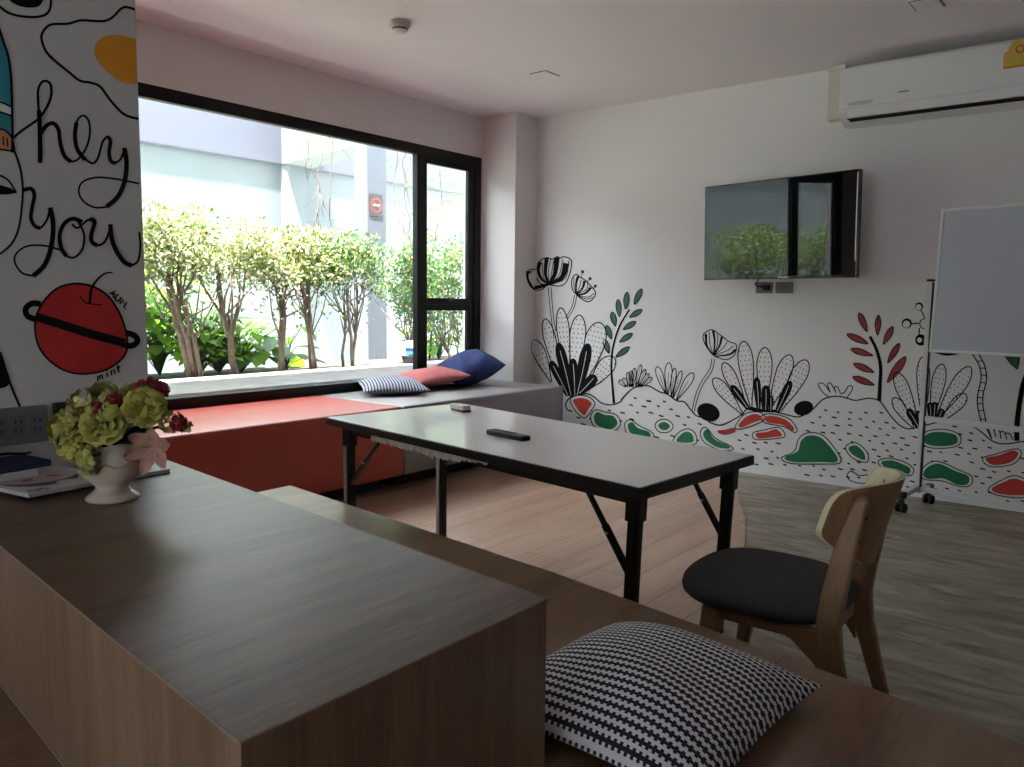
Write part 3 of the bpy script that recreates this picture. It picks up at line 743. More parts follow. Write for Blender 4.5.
# bent plywood backrest, a rounded shield
b = MB(); NU, NV = 36, 20
def backpt(u, v, off):
    hw = .200
    # rounded shield outline: flat top, full wings, narrower at the bottom
    if v >= 0: wd = (max(0, 1-abs(v)**5))**.35*.24+.76
    else: wd = 1-.52*abs(v)**1.7
    wd = max(wd, .3)
    y = u*hw*wd
    e = abs(u)
    zt = .780-.008*e**4; zb = .556+.030*e**2.5
    z0 = .668+(v*(zt-.668) if v >= 0 else -v*(zb-.668))
    x = .286-2.6*y*y+.27*(z0-.668)-off
    return (x, y, z0)
for s_, off in ((0, 0.0), (1, .014)):
    for i in range(NU+1):
        for j in range(NV+1): b.v.append(backpt(-1+2*i/NU, math.sin((-1+2*j/NV)*math.pi/2), off))
K = (NU+1)*(NV+1)
for i in range(NU):
    for j in range(NV):
        a = i*(NV+1)+j; b.face([a, a+NV+1, a+NV+2, a+1], 0, True); b.face([K+a, K+a+1, K+a+NV+2, K+a+NV+1], 1, True)
for i in range(NU):
    for j in (0, NV):
        a = i*(NV+1)+j; q = [a, a+NV+1, K+a+NV+1, K+a]; b.face(q if j else q[::-1], 1)
for j in range(NV):
    for i in (0, NU):
        a = i*(NV+1)+j; q = [a, a+1, K+a+1, K+a]; b.face(q if not i else q[::-1], 1)
bo = b.build('backrest', [M['chairwood'], M['chairinner']], ch)
for s_ in (-1, 1):
    for z in (.642, .702):
        MB().tube([(.246+(z-.64)*.2, s_*.146, z), (.2575+(z-.64)*.2, s_*.146, z)], .0045, 10).build('screw', M['black'], bo)

# ------------------------------------------------------------------ television
tvA, tvB = Vector((-2.52, 5.30, 1.369)), Vector((-1.44, 5.10, 1.367))
tvc = (tvA+tvB)/2; tva = math.atan2(tvB.y-tvA.y, tvB.x-tvA.x); tw = (tvB-tvA).length; th_ = .640
tv = empty('television', (tvc.x, tvc.y, 1.368), tva, 'black flat television on wall bracket above the mural', 'television')
tv.rotation_euler = (R(2.2), 0, tva)
MB().box((-tw/2, .003, 0), (tw/2, .045, th_)).build('casing', M['bezel'], tv, bevel=.004)
MB().box((-tw/2+.25, .045, .08), (tw/2-.25, .075, .42)).build('rear_housing', M['blackmatte'], tv, bevel=.01)
MB().box((-tw/2+.010, .0, .020), (tw/2-.010, .0032, th_-.010)).build('screen', M['screen'], tv)
MB().box((.03, -.0035, .006), (.10, .004, .014)).build('brand_plate', M['alu'], tv)
MB().box((tw/2-.012, -.002, .1), (tw/2-.006, .004, th_-.02)).build('edge_highlight_trim', M['alu'], tv)
wd = MY-tvc.y
br = MB(); br.bar((0, .07, .26), (.05, wd-.03, .24), .04, .06); br.build('bracket_arm', M['black'], tv)
o = MB().box((-.06+.09, wd-.075, .12), (.09+.08, wd-.055, .40)).build('wall_bracket', M['black'], tv)

# wall sockets under the television
for (x, lb, plug) in ((-2.16, 'grey wall socket with black plug under television', True), (-2.02, 'grey wall socket under television, nearer the whiteboard', False)):
    so = empty('wall_socket', (x, MY, 1.318), 0, lb, 'socket', 'sockets under the television')
    MB().box((-.06, -.010, -.038), (.06, 0, .038)).build('plate', M['socket'], so, bevel=.003)
    if plug:
        MB().box((.0, -.045, -.02), (.045, -.010, .018)).build('plug', M['black'], so, bevel=.006)
        MB().tube([(.02, -.045, 0), (-.02, -.06, .005), (-.05, -.05, .02), (-.03, -.03, .06), (.03, -.03, .075)], .005, 6).build('cable', M['black'], so)
    else:
        q = MB(); q.box((-.02, -.0125, -.015), (.02, -.010, .015)); q.build('socket_face', M['grey'], so)

# ------------------------------------------------------------------ air conditioner
ax0 = -1.645; AW = 1.08
ac = empty('air_conditioner', (ax0, MY, 2.30), 0, 'white wall mounted split air conditioner near the ceiling', 'air conditioner')
prof = [(0, 0.03), (-.10, .02), (-.175, .04), (-.222, .09), (-.230, .14), (-.232, .30), (-.215, .345), (-.18, .362), (0, .362)]
b = MB(); k = len(prof)
for x in (0, AW): b.v += [(x, y, z) for y, z in prof]
b.face(list(range(k))); b.face([k+i for i in range(k)][::-1])
for i in range(k): j = (i+1) % k; b.face([j, i, k+i, k+j])
b.build('body', M['acwhite'], ac, bevel=.006, bseg=3)
MB().box((.012, -.240, .105), (AW-.012, -.229, .350)).build('front_panel', M['acwhite'], ac, bevel=.006, bseg=3)
b = MB(); b.bar((.06, -.192, .040), (AW-.06, -.192, .040), .012, .012, mi=0); b.build('air_outlet_slot', M['blackmatte'], ac)
b = MB(); b.v += [(.05, -.205, .085), (AW-.05, -.205, .085), (AW-.05, -.238, .108), (.05, -.238, .108), (.05, -.207, .045), (AW-.05, -.207, .045), (AW-.05, -.232, .10), (.05, -.232, .10)]
b.box((.05, -.222, .052), (AW-.05, -.205, .094)); b.v = b.v[8:]; b.f = [[i-8 for i in q] for q in b.f]
b.build('air_flap', M['acwhite'], ac, bevel=.004)
MB().box((.05, -.2165, .046), (AW-.05, -.19, .050)).build('flap_gap', M['blackmatte'], ac)
MB().box((.06, -.2415, .120), (.20, -.2395, .142)).build('silver_label', M['board'], ac)
MB().box((.34, -.2415, .160), (.40, -.2395, .166)).build('brand_mark', M['grey'], ac)
q = MB(); pts = [(.875, .205), (1.025, .205), (1.025, .29)]+[(.950+.055*math.cos(R(a)), .30+.055*math.sin(R(a))) for a in range(0, 181, 20)]+[(.875, .29)]
k = len(pts); q.v += [(x, -.2412, z) for x, z in pts]+[(x, -.240, z) for x, z in pts]; q.face(list(range(k)))
for i in range(k): j = (i+1) % k; q.face([j, i, k+i, k+j])
st = q.build('energy_sticker', M['sticker'], ac)
q = MB(); n = 20
for i in range(n):
    a0, a1 = 2*math.pi*i/n, 2*math.pi*(i+1)/n; kk = len(q.v)
    for a in (a0, a1):
        for r in (.014, .022): q.v.append((.950+r*math.cos(a), -.2418, .30+r*math.sin(a)))
    q.face([kk, kk+1, kk+3, kk+2])
q.box((.88, -.242, .207), (1.02, -.2413, .213)); q.build('sticker_print', M['stickerred'], st)
# pipe trunking beside it
pt_ = empty('pipe_trunking', (-1.722, MY, 2.385), 0, 'cream vertical pipe cover at left end of air conditioner', 'pipe cover')
MB().box((-.045, -.075, 0), (.05, 0, .335)).build('cover', M['offwhite'], pt_, bevel=.008, bseg=3)
MB().box((.05, -.065, .0), (.088, -.005, .06)).build('elbow', M['offwhite'], pt_, bevel=.006)
MB().box((-.055, -.085, .31), (.058, 0, .335)).build('end_cap', M['offwhite'], pt_, bevel=.004)

# ------------------------------------------------------------------ mobile whiteboard
wba = R(-12.6); wb_ = empty('mobile_whiteboard', (-1.055, 5.225, 0), wba, 'white framed whiteboard on a wheeled aluminium stand', 'whiteboard')
BW = 1.25
for u in (0, BW):
    po = MB().box((u-.013, -.015, .09), (u+.013, .015, 1.345)).build('post', M['alu'], wb_, bevel=.004)
    MB().box((u-.016, -.018, 1.345), (u+.016, .018, 1.358)).build('post_cap', M['black'], po)
    MB().box((u+.0135, -.011, .12), (u+.0165, .011, 1.34)).build('post_groove', M['black'], po)
    fo = MB(); fo.bar((u, -.20, .10), (u, 0, .125), .032, .032); fo.bar((u, 0, .125), (u, .15, .10), .032, .032)
    fo = fo.build('foot', M['alu'], wb_, bevel=.004)
    for v in (-.20, .15):
        w = MB().tube([(u-.026, v, .028), (u-.008, v, .028)], .028, 16); w.tube([(u+.008, v, .028), (u+.026, v, .028)], .028, 16)
        w.box((u-.012, v-.014, .03), (u+.012, v+.014, .075)); w.tube([(u, v, .07), (u, v, .10)], .010, 8)
        w.build('caster', M['blackmatte'], fo)
        MB().box((u-.020, v-.022, .082), (u+.020, v+.022, .122)).build('end_plug', M['black'], fo, bevel=.004)
MB().box((.018, -.012, .10), (BW-.018, .012, .13)).build('lower_rail', M['alu'], wb_, bevel=.003)
MB().box((.018, -.012, .525), (BW-.018, .012, .555)).build('middle_rail', M['alu'], wb_, bevel=.003)
bd = MB().box((.045, -.045, .945), (BW-.03, -.030, 1.745)).build('board', M['board'], wb_)
q = MB()
for a, b in (((.045, 0, .945), (BW-.03, 0, .945)), ((.045, 0, 1.745), (BW-.03, 0, 1.745))): q.box((a[0]-.008, -.050, a[2]-.008), (b[0]+.008, -.026, a[2]+.008))
for x in (.045, BW-.03): q.box((x-.008, -.050, .953), (x+.008, -.026, 1.737))
q.build('board_frame', M['white'], bd, bevel=.003)
TL = R(-3.6); bd.rotation_euler = (TL, 0, 0); bd.location = Vector((0, -.0375, 1.345))-Matrix.Rotation(TL, 3, 'X') @ Vector((0, -.0375, 1.345))+Vector((.012, -.010, 0))
for P in (((.30, 1.28), (.34, 1.31), (.37, 1.29), (.39, 1.33), (.43, 1.35)), ((.42, 1.40), (.46, 1.43), (.50, 1.42), (.55, 1.45)), ((.28, 1.18), (.30, 1.14), (.33, 1.17), (.30, 1.20), (.28, 1.18)), ((.45, 1.36), (.50, 1.385), (.56, 1.38)), ((.33, 1.48), (.36, 1.52), (.37, 1.50)), ((.36, 1.10), (.39, 1.07), (.40, 1.09))):
    P = catmull(list(P), 5); q = MB()
    for i in range(len(P)-1):
        dx, dz = P[i+1][0]-P[i][0], P[i+1][1]-P[i][1]; L_ = math.hypot(dx, dz) or 1; nx, nz = -dz/L_*.0018, dx/L_*.0018; k = len(q.v)
        q.v += [(P[i][0]+nx, -.0455, P[i][1]+nz), (P[i][0]-nx, -.0455, P[i][1]-nz), (P[i+1][0]-nx, -.0455, P[i+1][1]-nz), (P[i+1][0]+nx, -.0455, P[i+1][1]+nz)]; q.face([k, k+1, k+2, k+3])
    q.build('marker_scribble', M['bluepen'], bd)

# ------------------------------------------------------------------ ceiling fittings
sd = empty('smoke_detector', (-3.372, 3.198, CZ), 0, 'round white smoke detector on the ceiling', 'smoke detector')
MB().lathe([(.058, 0), (.058, -.022), (.05, -.03)], seg=28).build('base', M['offwhite'], sd)
MB().lathe([(.042, -.03), (.040, -.05), (.030, -.058), (0.0001, -.060)], seg=28).build('sensor_head', M['white'], sd)
MB().lathe([(.0425, -.036), (.0425, -.043)], seg=28).build('sensor_vent', M['black'], sd)
for (x, y, lb) in ((-3.342, 4.497, 'small square ceiling panel near the corner column'), (-1.03, 4.62, 'small square ceiling panel in front of air conditioner')):
    cp = empty('ceiling_panel', (x, y, CZ), 0, lb, 'ceiling panel')
    MB().box((-.062, -.072, -.006), (.062, .072, 0)).build('cover', M['ceil'], cp, bevel=.002)
    q = MB()
    for (a, b) in (((-.068, -.078), (.068, -.074)), ((-.068, .074), (.068, .078)), ((-.068, -.074), (-.064, .074)), ((.064, -.074), (.068, .074))): q.box((a[0], a[1], -.003), (b[0], b[1], 0))
    q.build('shadow_gap', M['grey'], cp)
# ------------------------------------------------------------------ counter-top things
VR = Vector((.78, .625, 0)).normalized(); VT = Vector((.62, -.777, 0)).normalized(); VU = Vector((0, 0, 1))
vp = Vector((-1.921, .880, DZ))
va = empty('flower_vase', vp, 0, 'cream ceramic footed vase holding artificial flowers on the counter', 'vase')
MB().lathe([(.057, 0), (.060, .004), (.057, .010), (.044, .018), (.037, .028), (.037, .036), (.050, .046), (.062, .060), (.068, .080), (.069, .100), (.066, .116), (.060, .128), (.062, .138), (.057, .141), (.053, .134), (.050, .12)], seg=40).build('body', M['ceramic'], va)
for s_ in (-1, 1):
    P = [VR*s_*(.060+.022*math.sin(t*math.pi))+VU*(.128-.055*t) for t in [i/8 for i in range(9)]]
    MB().tube(P, .005, 8).build('handle', M['ceramic'], va)
for k_ in range(5):
    q = MB(); 
    for i in range(24):
        a0, a1 = 2*math.pi*i/24, 2*math.pi*(i+1)/24
    P = [(.0705*math.cos(a), .0705*math.sin(a), .092+.006*math.sin(6*a)) for a in [2*math.pi*i/48 for i in range(49)]]
    if k_ == 0: q.tube(P, .0016, 5, cap=False).build('relief_band', M['ceramic'], va)

bq = empty('flower_bouquet', vp+VU*.126+VR*.016, 0, 'bunch of artificial yellow green roses and pink lily standing in cream vase', 'flowers')
def petal(mb, c, base, tip, w, cup, nrm, mi=0, n=4):
    """curved petal from base towards tip, cupped along nrm"""
    d = tip-base; L_ = d.length; dn = d.normalized(); x = dn.cross(nrm).normalized(); nn = x.cross(dn); k = len(mb.v)
    for i in range(n+1):
        t = i/n; ww = w*math.sin(math.pi*(.12+.80*t))**.8
        p = base+d*t+nn*cup*math.sin(t*math.pi*.9)
        for j in (-1, -.5, 0, .5, 1): mb.v.append(tuple(p+x*ww*j-nn*cup*.7*j*j))
    for i in range(n):
        for j in range(4): a = k+i*5+j; mb.face([a, a+1, a+6, a+5], mi, True)
def rose(c, d, r, m, name='rose'):
    d = d.normalized(); mb = MB(); x = d.orthogonal().normalized(); y = d.cross(x)
    for L_, (n, rr, op, h) in enumerate(((3, .22, .05, .95), (4, .42, .15, .95), (5, .66, .35, .85), (6, .92, .70, .62), (6, 1.05, 1.0, .30))):
        for i in range(n):
            a = 2*math.pi*(i+.5*L_)/n+rnd.uniform(-.15, .15); o_ = x*math.cos(a)+y*math.sin(a)
            base = c+o_*r*rr*.25-d*r*.35; tip = c+o_*r*rr+d*r*h*.9
            petal(mb, c, base, tip, r*(.35+.22*L_/2), r*.22, -o_+d*.2, 0)
    mb.build(name, M[m], bq)
def cluster(c, r, n, m, name='hydrangea_cluster', fs=.016, squash=1):
    mb = MB()
    for i in range(n):
        d = rv(); d.z *= squash; p = c+d*r*rnd.uniform(.75, 1); x = d.orthogonal().normalized(); y = d.normalized().cross(x)
        s_ = fs*rnd.uniform(.7, 1.2)
        for q in range(4):
            a = q*math.pi/2+i; o_ = x*math.cos(a)+y*math.sin(a); petal(mb, p, p, p+o_*s_+d*s_*.35, s_*.55, s_*.15, d, 0, 2)
    mb.build(name, M[m], bq)
def at(r, t, u): return VR*r+VT*t+VU*u
# leaves and stems first
lf = MB()
for i in range(26):
    a = rnd.uniform(0, 6.28); e = at(math.cos(a)*rnd.uniform(.05, .10), math.sin(a)*rnd.uniform(.05, .10), rnd.uniform(-.0, .07)); petal(lf, e, at(0, 0, -.0), e, .018, .01, VU, 0)
lf.build('leaf', M['leafdark'], bq)
st = MB()
for i in range(9):
    a = rnd.uniform(0, 6.28); st.tube([(0, 0, -.08), tuple(at(math.cos(a)*.03, math.sin(a)*.03, .0)), tuple(at(math.cos(a)*.07, math.sin(a)*.07, .06))], .0025, 6)
st.build('stem', M['leafdark'], bq)
rose(at(.005, .062, .062), at(.1, 1, .45), .050, 'petal')
rose(at(.088, .045, .098), at(.5, .8, .5), .046, 'petal')
rose(at(-.058, .045, .085), at(-.3, .8, .8), .030, 'petal2')
rose(at(.045, .0, .125), at(.1, .3, 1), .034, 'petal2')
cluster(at(-.108, .02, .045), .040, 46, 'petal')
cluster(at(-.075, .055, .010), .032, 36, 'petal')
cluster(at(-.065, .0, .098), .040, 46, 'petal2')
cluster(at(-.020, .01, .118), .034, 36, 'petal2')
cluster(at(-.028, .075, -.030), .022, 20, 'petal2')
cluster(at(-.03, .078, -.005), .020, 18, 'petal')
cluster(at(.135, .01, .062), .026, 22, 'petal2', 'filler_blossom', .011)
cluster(at(.165, .0, .050), .014, 10, 'petal2', 'filler_blossom', .009)
for c, r in ((at(.073, .01, .140), .026), (at(.098, -.01, .132), .022), (at(.020, .045, .112), .018), (at(-.005, .07, .095), .012), (at(.155, .02, .060), .014)):
    cluster(c, r, 22, 'redpetal', 'dark_red_blossom', .013)
mb = MB(); c = at(.100, .045, .012)
for i in range(6):
    a = i*math.pi/3+.3; o_ = VR*math.cos(a)+VU*math.sin(a); petal(mb, c, c-VT*.01, c+o_*.055+VT*.022+VU*(-.01), .017, -.008, VT, 0, 5)
mb.build('pink_lily', M['pinkpetal'], bq)
mb = MB()
for i in range(4): mb.tube([tuple(c), tuple(c+VT*.03+VR*.01*(i-1.5)), tuple(c+VT*.045+VR*.016*(i-1.5)+VU*.006)], .0012, 5)
mb.build('stamen', M['petal'], bq)

# magazines and books
lo = empty('magazine', (-2.205, .965, DZ), R(4), 'dark grey covered magazine lying partly under the portrait magazine', 'magazine')
MB().box((-.118, -.145, 0), (.118, .145, .010)).build('pages', M['paper'], lo)
MB().box((-.120, -.147, .010), (.120, .147, .0115)).build('cover', M['greycover'], lo)
MB().box((-.120, -.147, -.0), (.120, .147, .0012)).build('back_cover', M['ink'], lo)
up = empty('magazine', (-2.187, .823, DZ+.0118), R(9), 'white magazine with printed portrait of a face on its cover', 'magazine')
MB().box((-.147, -.112, 0), (.147, .112, .009)).build('pages', M['paper'], up)
cv = MB().box((-.149, -.114, .009), (.149, .114, .0102)).build('cover', M['paper'], up)
def flat(poly, z, m, name):
    q = MB(); q.v += [(x, y, z) for x, y in poly]
    for t in tessellate_polygon([[Vector((x, y, 0)) for x, y in poly]]): q.face(list(t))
    return q.build(name, M[m], cv)
def el(cx, cy, rx, ry, a=0, n=24): return [(cx+rx*math.cos(t)*math.cos(a)-ry*math.sin(t)*math.sin(a), cy+rx*math.cos(t)*math.sin(a)+ry*math.sin(t)*math.cos(a)) for t in [2*math.pi*i/n for i in range(n)]]
flat(el(.015, -.01, .088, .088), .01035, 'ink', 'printed_hair')
flat(el(-.012, -.002, .078, .092), .0105, 'skin', 'printed_face')
for (x, y, a_, b_) in ((.005, -.035, .007, .015), (-.0, .030, .007, .015), (.022, -.038, .003, .020), (.020, .036, .003, .020)): flat(el(x, y, a_, b_), .0107, 'ink', 'printed_eye')
flat(el(-.052, .0, .010, .022), .0107, 'lips', 'printed_lips'); flat(el(-.022, .0, .004, .010), .0107, 'lips', 'printed_nose')
flat(el(.095, .012, .020, .026), .0108, 'paper', 'printed_badge')
for i, gph in enumerate((((0, 0), (0, 1), (.6, 1), (.6, 0)), ((0, 1), (.6, 1), (.6, .5), (0, .5), (0, 0), (.6, 0)), ((.6, 1), (0, 1), (0, 0), (.6, 0), (.6, .45)))):
    q = MB(); P = [(.118+.020*(1-b), -.100+.016*i+.015*a) for a, b in gph]
    for j in range(len(P)-1): q.bar((*P[j], .0107), (*P[j+1], .0107), .003, .0006)
    q.build('printed_letter', M['ink'], cv)
bk = empty('book', (-2.268, .70, DZ+.024), R(4), 'pale paperback at bottom of pile against painted wall', 'book', None)
MB().box((-.072, -.12, 0), (.072, .12, .016)).build('pages', M['paper'], bk)
MB().box((-.074, -.122, .016), (.074, .122, .0175)).build('cover', M['offwhite'], bk)
MB().box((-.074, -.122, -.0), (.074, .122, .0012)).build('back_cover', M['offwhite'], bk)
bk = empty('book', (-2.272, .745, DZ+.0425), R(7), 'dark blue paperback lying on top of book pile', 'book', None)
MB().box((-.066, -.108, 0.001), (.066, .108, .014)).build('pages', M['paper'], bk)
q = MB(); q.box((-.068, -.11, .014), (.068, .11, .0155)); q.box((-.068, -.11, 0), (.068, .11, .001)); q.box((.066, -.11, .0), (.068, .11, .0155)); q.build('cover', M['bluecover'], bk)
so = empty('wall_socket', (HX, .835, .858), 0, 'wide grey triple wall socket above the books', 'socket')
MB().box((0, -.075, -.050), (.012, .075, .050)).build('plate', M['socket'], so, bevel=.003)
for y in (-.047, .0, .047):
    q = MB(); q.box((.012, y-.019, -.028), (.0135, y+.019, .028)); fo = q.build('socket_face', M['grey'], so)
    q = MB()
    for dz in (-.012, .012): 
        for dy in (-.007, .007): q.box((.0133, y+dy-.0018, dz-.004), (.0142, y+dy+.0018, dz+.004))
    q.build('pin_slot', M['blackmatte'], fo)
bx = MB().box((HX, .925, .870), (HX+.030, .985, .912)).build('cable_box', M['black'], None, bevel=.004)
tag(bx, 'small black junction box on painted wall behind the flowers', 'box')
ad = empty('power_adapter', (-2.30, .70, DZ+.0585), R(12), 'black power adapter with cable on top of the books', 'adapter')
MB().box((-.028, -.055, 0), (.028, .055, .026)).build('body', M['blackmatte'], ad, bevel=.005)
MB().tube([(0, .055, .012), (.01, .09, .014), (.02, .13, .008), (.0, .16, .005)], .0035, 6).build('cable', M['black'], ad)

# ------------------------------------------------------------------ mural on the back wall
def paddle(P, base, tip, w, dots=True, fill='wall_fill', dotm='paintblack', lw=1.15, seed=0, wk=.72):
    bx, by = base; tx, ty = tip; L_ = math.hypot(tx-bx, ty-by); dx, dy = (tx-bx)/L_, (ty-by)/L_; nx, ny = -dy, dx
    prof_ = ((0, .10), (.15, .30), (.35, .66), (.55, .90), (.74, 1.0), (.88, .80), (.97, .42))
    left = [(bx+dx*L_*t+nx*w/2*k, by+dy*L_*t+ny*w/2*k) for t, k in prof_]; right = [(bx+dx*L_*t-nx*w/2*k, by+dy*L_*t-ny*w/2*k) for t, k in prof_]
    o_ = left+[(tx, ty)]+right[::-1]
    P.fill(o_, 'wall', off=.0008+P.lay*.00012); P.stroke(o_, lw, off=.0011+P.lay*.00012)
    if dots:
        rr = random.Random(int(bx*7+ty)); k = P.c[2]; n_ = int(L_/ (4.6*k))
        for i in range(2, n_):
            t = i/n_
            kw = 1 if .3 < t < .9 else .6
            m_ = max(1, int(w*kw/(4.0*k)))
            for j in range(m_):
                s_ = (j+.5)/m_-.5+(.12 if i % 2 else -.12)/m_; x = bx+dx*L_*t+nx*w*kw*.86*s_; y = by+dy*L_*t+ny*w*kw*.86*s_
                P.stroke([(x-dx*.55*k, y-dy*.55*k), (x+dx*.55*k, y+dy*.55*k)], 1.05, smooth=False, off=.0011+P.lay*.00012)
    P.lay += 1
def finger(P, base, tip, w):
    bx, by = base; tx, ty = tip; L_ = math.hypot(tx-bx, ty-by); dx, dy = (tx-bx)/L_, (ty-by)/L_; nx, ny = -dy, dx; w *= 1.35
    prof_ = ((0, .45), (.25, .75), (.5, .95), (.75, 1), (.93, .7))
    o_ = [(bx+dx*L_*t+nx*w/2*k, by+dy*L_*t+ny*w/2*k) for t, k in prof_]+[(tx, ty)]+[(bx+dx*L_*t-nx*w/2*k, by+dy*L_*t-ny*w/2*k) for t, k in prof_][::-1]
    P.fill(o_, 'paintblack', off=.0026+P.lay*.0001); P.stroke([(bx, by), (bx+dx*L_*.45+nx*w*.04, by+dy*L_*.45), (bx+dx*L_*.85, by+dy*L_*.85)], .55, 'wall', off=.0028+P.lay*.0001); P.lay += 1
def leafshape(P, a, b, w, m):
    ax, ay = a; bx, by = b; L_ = math.hypot(bx-ax, by-ay); dx, dy = (bx-ax)/L_, (by-ay)/L_; nx, ny = -dy, dx
    o_ = [(ax, ay)]+[(ax+dx*L_*t+nx*w/2*k, ay+dy*L_*t+ny*w/2*k) for t, k in ((.2, .6), (.5, 1), (.8, .8))]+[(bx, by)]+[(ax+dx*L_*t-nx*w/2*k, ay+dy*L_*t-ny*w/2*k) for t, k in ((.8, .8), (.5, 1), (.2, .6))]
    P.fill(o_, m); P.stroke(o_, .9, closed=True)
def PM(crop): return Paint(onmural, crop)
A = (520, 245, 7.673)
p = PM(A)
O1 = [(65, 200), (60, 260), (85, 315), (115, 345), (170, 340), (215, 308), (300, 315), (350, 290), (385, 210), (395, 120), (340, 90), (310, 100), (285, 90), (250, 110), (205, 97), (150, 125), (130, 185), (90, 185)]
p.fill(O1, 'painthalo'); p.stroke(O1, 1.1, closed=True)
for q, w in (([(222, 300), (110, 325), (70, 260), (70, 200)], 4.2), ([(222, 300), (165, 260), (140, 190), (155, 130)], 2.8), ([(222, 300), (195, 220), (205, 100)], 3.0), ([(222, 300), (268, 220), (283, 95)], 4.0), ([(222, 300), (320, 250), (355, 140)], 4.4)): p.stroke(q, w*1.35, taper=(.5, 1.1))
for q in ([(222, 300), (218, 200), (235, 110)], [(222, 300), (180, 250), (172, 140)], [(222, 300), (242, 220), (258, 120)], [(222, 300), (300, 230), (328, 110)], [(222, 300), (345, 260), (375, 120)], [(222, 300), (150, 290), (95, 195)], [(222, 300), (165, 305), (115, 225)]): p.stroke(q, .8)
p.stroke([(215, 320), (225, 420), (240, 560), (262, 720)], .8); p.stroke([(237, 320), (245, 420), (258, 560), (275, 660)], .8)
p.build('painted_open_flower', wall_mural, 'large black and white striped flower at left of mural')
p = PM(A)
O2 = [(432, 380), (400, 330), (400, 260), (430, 225), (460, 245), (500, 270), (540, 310), (575, 350), (575, 390), (540, 430), (500, 430)]
p.fill(O2, 'painthalo'); p.stroke(O2, 1.1, closed=True)
for q in ([(432, 380), (430, 300), (447, 240)], [(432, 380), (480, 330), (495, 275)], [(432, 385), (500, 370), (545, 325)]): p.stroke(q, 2.6, taper=(.5, 1.1))
for q in ([(432, 380), (460, 310), (470, 265)], [(432, 380), (415, 320), (415, 250)], [(432, 380), (510, 340), (520, 295)], [(440, 385), (520, 400), (570, 370)], [(440, 388), (510, 415), (560, 400)]): p.stroke(q, .8)
for a, b in (((470, 250), (480, 205)), ((510, 290), (538, 258)), ((555, 340), (578, 315))): p.stroke([a, b], .7, smooth=False); p.ell(b, 12, 13, 0, 'paintblack'); p.ell(b, 7, 8, 0, 'paintrust', off=.0016)
p.stroke([(418, 385), (400, 470), (355, 550)], .8); p.stroke([(435, 390), (415, 480), (365, 565)], .8)
p.build('painted_small_flower', wall_mural, 'small striped flower with three stamens in mural')

A = (520, 240, 3.195)
p = PM(A)
for a, b, w in (((100, 455), (45, 320), 40), ((130, 460), (80, 252), 38), ((155, 450), (130, 217), 40), ((170, 460), (190, 240), 50), ((205, 460), (255, 264), 66), ((215, 480), (299, 374), 52)): paddle(p, a, b, w)
p.build('painted_cactus', wall_mural, 'dotted cactus paddles behind black leaves at left of mural')
p = PM(A)
for a, b, w in (((152, 495), (98, 386), 20), ((163, 497), (122, 328), 25), ((175, 497), (169, 378), 21), ((182, 497), (218, 330), 28), ((190, 490), (243, 433), 26)): finger(p, a, b, w)
p.build('painted_black_leaves', wall_mural, 'cluster of black pointed leaves at left of mural')
p = PM(A)
p.stroke([(300, 522), (295, 460), (292, 400), (298, 340), (318, 275), (350, 222)], 1.9, taper=(1.3, .8))
for a, b in (((365, 205), (389, 156)), ((337, 220), (342, 167)), ((318, 245), (313, 190)), ((305, 275), (294, 230)), ((292, 316), (276, 273)), ((284, 362), (270, 318)), ((350, 247), (390, 223)), ((330, 286), (370, 261)), ((318, 326), (359, 299)), ((306, 374), (350, 342))): leafshape(p, a, b, 17, 'paintsage')
p.build('painted_sprig', wall_mural, 'tall sprig with dull green leaves in mural')
p = PM((600, 330, 6.392))
for b in ((122, 322), (150, 308), (178, 270), (200, 262), (222, 245), (262, 222), (290, 252), (312, 280), (332, 305)):
    bs = (200+(b[0]-200)*.45, 366-abs(b[0]-230)*.02); paddle(p, bs, b, 26, False, lw=.9); p.stroke([bs, b], .5, smooth=False, off=.0026)
p.build('painted_spiky_bush', wall_mural, 'small spiky line drawn bush left of pale leaf fan in mural')
p = PM((600, 330, 6.392))
for bs, b, w in (((420, 408), (365, 235), 42), ((432, 415), (440, 210), 46), ((455, 430), (478, 245), 30), ((465, 440), (520, 262), 30), ((488, 450), (595, 275), 50)): paddle(p, bs, b, w, False, lw=.95); p.stroke([bs, (b[0]*.7+bs[0]*.3, b[1]*.7+bs[1]*.3)], .5, off=.0026)
p.build('painted_leaf_fan', wall_mural, 'fan of five pale outlined leaves on mural mound')
p = PM((700, 330, 5.117))
O3 = [(70, 130), (30, 80), (15, 30), (40, 5), (65, 0), (110, 30), (150, 60), (185, 75), (180, 120), (150, 148), (120, 150)]
p.fill(O3, 'painthalo'); p.stroke(O3, 1.0, closed=True)
for q in ([(70, 130), (35, 80), (30, 20)], [(70, 130), (75, 60), (67, 2)], [(70, 130), (100, 80), (112, 35)], [(72, 135), (150, 125), (182, 100)]): p.stroke(q, 2.3, taper=(.5, 1.1))
for q in ([(70, 130), (50, 70), (48, 10)], [(70, 130), (90, 70), (90, 20)], [(70, 130), (120, 90), (140, 58)], [(70, 130), (140, 105), (170, 80)]): p.stroke(q, .8)
p.c = (600, 330, 6.392)
p.stroke([(716, 180), (700, 250), (645, 335), (610, 420), (588, 520)], .8); p.stroke([(733, 185), (714, 265), (660, 345), (625, 430), (600, 532)], .8)
p.build('painted_open_flower', wall_mural, 'black and white striped flower on a bent stem in middle of mural')
p = PM((700, 330, 5.117))
for a, b, w in (((220, 435), (70, 248), 62), ((240, 405), (120, 168), 60), ((262, 400), (222, 58), 76), ((325, 410), (332, 90), 78), ((355, 410), (462, 128), 78), ((410, 415), (545, 155), 84)): paddle(p, a, b, w)
p.build('painted_cactus', wall_mural, 'dotted cactus with six paddles in middle of mural')
p = PM((700, 330, 5.117))
